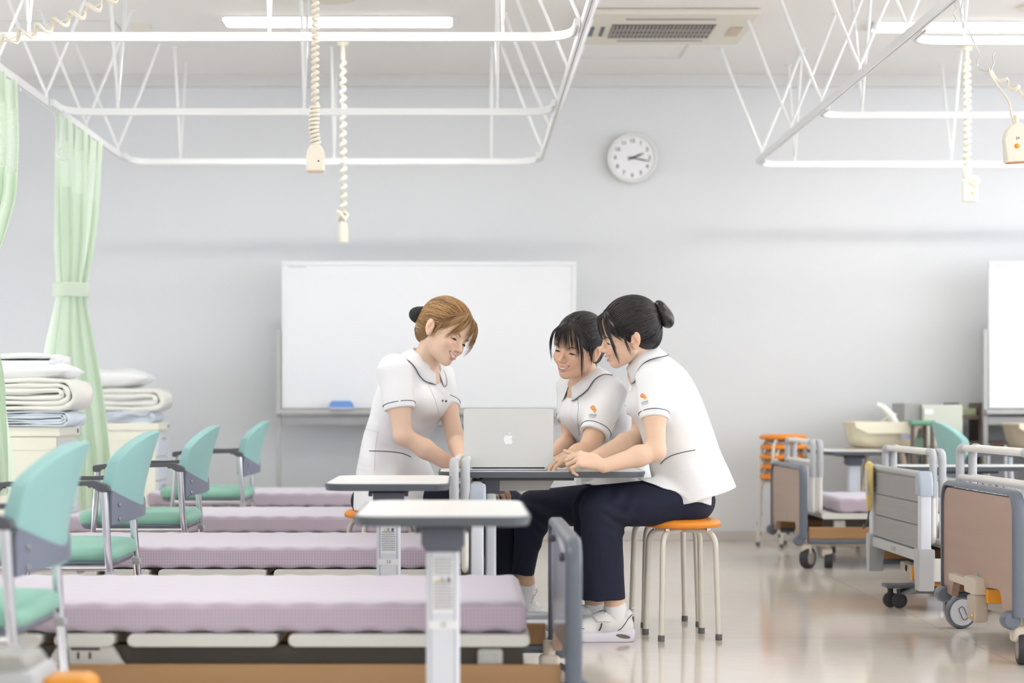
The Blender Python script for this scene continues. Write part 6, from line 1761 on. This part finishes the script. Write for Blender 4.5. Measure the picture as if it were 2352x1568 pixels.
# ---------------------------------------------------------------- woman in the middle
P2 = dict(org=(.70, 7.78, 0), sl=1.30, lat=(-.42, .906, 0), fw=(-.86, -.40, -.28), y0=7.28, skin=(230, 190, 160), hb=.0025,
    head=(229.6, 9.0, -11.4, 1.086, .4374, 7.62, 1.0624),
    nb=W(1342, 868, 7.70), nd=(-.25, -.12, .95),
    torso=[(W(1344, 862, 7.70), .060, .050), (W(1356, 886, 7.70), .135, .080), (W(1370, 925, 7.71), .165, .112), (W(1382, 965, 7.73), .165, .120), (W(1392, 1010, 7.74), .145, .108), (W(1402, 1050, 7.75), .155, .112), (W(1414, 1090, 7.76), .178, .125), (W(1424, 1128, 7.77), .190, .138)],
    sleeves=[(W(1403, 900, 7.56), W(1376, 979, 7.49), .060, .056), (W(1312, 888, 7.87), W(1304, 950, 7.84), .058, .049)],
    bust=[W(1350, 950, 7.58), W(1322, 950, 7.70)],
    folds=[(W(1410, 1030, 7.6), .12, (30, 0, 95), .0028), (W(1400, 960, 7.5), .08, (90, 0, 60), .003), (W(1420, 1110, 7.6), .10, (110, 0, 20), .004)],
    lines=[('placket', [(1322, 905), (1328, 930), (1326, 960), (1330, 1000)], .0009, 'seam_pale'), ('waist_seam', [(1395, 1012), (1420, 1005), (1450, 998)], .0008, 'seam_pale')],
    emblems=[(1362, 939, 3, 'UTHS', .92)], buttons=[(1331, 913)], names=[],
    flap=[(0, W(1338, 1108, 7.6), W(1480, 1152, 7.6))], pelvis=W(1455, 1150, 7.77),
    legs=[(W(1450, 1152, 7.70), W(1226, 1168, 7.58), W(1200, 1318, 7.60), (.086, .072, .062, .048, .040)), (W(1462, 1152, 7.86), W(1226, 1166, 7.84), W(1203, 1318, 7.86), (.086, .070, .060, .046, .040))],
    leg_folds=[(W(1270, 1190, 7.5), .08, (70, 0, 130), .006), (W(1225, 1250, 7.5), .12, (80, 0, 60), .003)],
    seams=[],
    arms=[(W(1403, 900, 7.56), W(1350, 1036, 7.42), W(1290, 1058, 7.30), (.045, .038, .026)), (W(1312, 888, 7.87), W(1309, 1012, 7.78), W(1262, 1056, 7.50), (.042, .034, .025))],
    hands=[(W(1284, 1060, 7.29), (-.96, -.2, -.12), (-.1, -.2, .96), 1, (20, 25, 15), 1.0, .08), (W(1258, 1060, 7.48), (-.80, -.55, -.2), (0, -.2, .96), -1, (20, 25, 15), 1.0, .08)],
    feet=[(W(1203, 1338, 7.62), (.262, 7.66, 0), 190), (W(1207, 1338, 7.88), (.285, 7.93, 0), 185)],
    hair=dict(gold=False, bun=(-.100, 0, .045), sag=.2,
        bun_shape=[((-.118, 0, .045), (.026, .036, .040), RM(.2))],
        locks=temple+fringe_full+[((.068, .020, .110), (.096, .062, .075), (.074, .058, .000), 16, .005, .0011), ((.060, .030, .108), (.088, .080, .050), (.060, .066, -.070), 14, .004, .0011), ((.060, -.030, .108), (.090, -.075, .060), (.070, -.062, -.030), 14, .004, .0010),
            ((.030, .070, .035), (.030, .080, .0), (.020, .078, -.030), 8, .004, .0008)]))
person('person in the middle with a long black fringe, white tunic, partly hidden', P2, 5)
# ---------------------------------------------------------------- woman at the left
P1 = dict(org=(-.31, 7.93, 0), lat=(.485, .875, 0), fw=(.80, -.44, -.40), y0=7.2, skin=(238, 204, 178),
    head=(-39.9, 22.0, -19.2, 1.070*7.75/7.5, -.0823*7.75/7.5, 7.75, .85+.2672*7.75/7.5),
    nb=W(975, 832, 7.82), nd=(.34, -.2, .9),
    torso=[(W(976, 822, 7.81), .060, .052), (W(962, 846, 7.82), .145, .082), (W(950, 890, 7.84), .172, .118), (W(936, 935, 7.86), .172, .126), (W(918, 975, 7.88), .158, .112), (W(902, 1012, 7.90), .152, .104), (W(900, 1052, 7.91), .172, .118), (W(905, 1098, 7.92), .195, .142), (W(912, 1150, 7.93), .215, .160)],
    sleeves=[(W(906, 852, 7.67), W(911, 925, 7.61), .068, .058), (W(1008, 866, 7.97), W(1027, 940, 7.90), .062, .050)],
    bust=[W(985, 925, 7.74), W(990, 925, 7.84)],
    folds=[(W(890, 960, 7.7), .10, (30, 0, 100), .0018), (W(930, 1000, 7.75), .10, (70, 0, 90), .0035), (W(890, 1100, 7.75), .14, (110, 0, 15), .004)],
    lines=[('pocket_piping', [(848, 1035), (880, 1036), (908, 1038), (928, 1042), (944, 1049)], .0015, 'navy_ink'), ('side_seam', [(868, 990), (862, 1030), (860, 1080)], .0007, 'seam_pale'), ('waist_seam', [(832, 985), (850, 987), (868, 993)], .0008, 'seam_pale'),
           ('placket', [(985, 885), (1000, 920), (1010, 960)], .0007, 'seam_pale')],
    emblems=[], buttons=[(982, 879)], names=[('\u6728 \u672c', 1021, 921, 8, 6.5)],
    pelvis=W(892, 1150, 7.93),
    legs=[(W(900, 1152, 7.90), W(1150, 1168, 7.86), W(1140, 1380, 7.86), (.088, .072, .062, .056, .056)), (W(905, 1152, 8.03), W(1168, 1164, 8.01), W(1152, 1378, 8.01), (.088, .072, .062, .056, .056))],
    leg_folds=[(W(1100, 1180, 7.75), .08, (70, 0, 130), .005)],
    seams=[],
    arms=[(W(906, 852, 7.67), W(926, 1000, 7.62), W(1082, 1095, 7.68), (.046, .0355, .025)), (W(1008, 866, 7.97), W(1046, 1005, 7.78), W(1066, 1058, 7.52), (.042, .035, .025))],
    hands=[(W(1088, 1100, 7.68), (.88, .08, -.32), (.30, -.45, .80), -1, ((12, 22, 14), (16, 26, 16), (20, 30, 18), (24, 34, 20)), 1.05, .10, (.6, .6, -.2), 15), (W(1070, 1062, 7.50), (.45, -.86, -.10), (.1, -.1, .98), 1, (20, 28, 16), 1.03, .1)],
    feet=[(W(1140, 1392, 7.86), (.05, 7.89, 0), -15), (W(1152, 1392, 8.01), (.07, 8.04, 0), -15)],
    shoe_detail=False,
    hair=dict(gold=True, bun=(-.100, 0, .020), sag=.3,
        bun_shape=[((-.115, 0, .030), (.030, .052, .034), RM(.5)), ((-.122, -.028, .020), (.028, .030, .026), RM(.4)), ((-.122, .028, .020), (.028, .030, .026), RM(.4))],
        locks=temple+[((.072, -.006, .112), (.112, -.030, .080), (.082, -.054, .016), 30, .008, .0009), ((.068, -.010, .112), (.104, -.055, .075), (.070, -.064, -.006), 24, .007, .0009),
            ((.074, .004, .110), (.114, .020, .085), (.094, .026, .020), 40, .016, .0007), ((.070, .010, .112), (.108, .050, .075), (.088, .048, .004), 26, .009, .0009), ((.068, .012, .110), (.108, .060, .060), (.088, .056, -.026), 12, .006, .0009),
            ((.030, -.070, .035), (.030, -.080, .0), (.022, -.077, -.030), 10, .004, .0008)]))
person('person in a white tunic at the left with light brown hair, leaning towards the laptop', P1, 7)
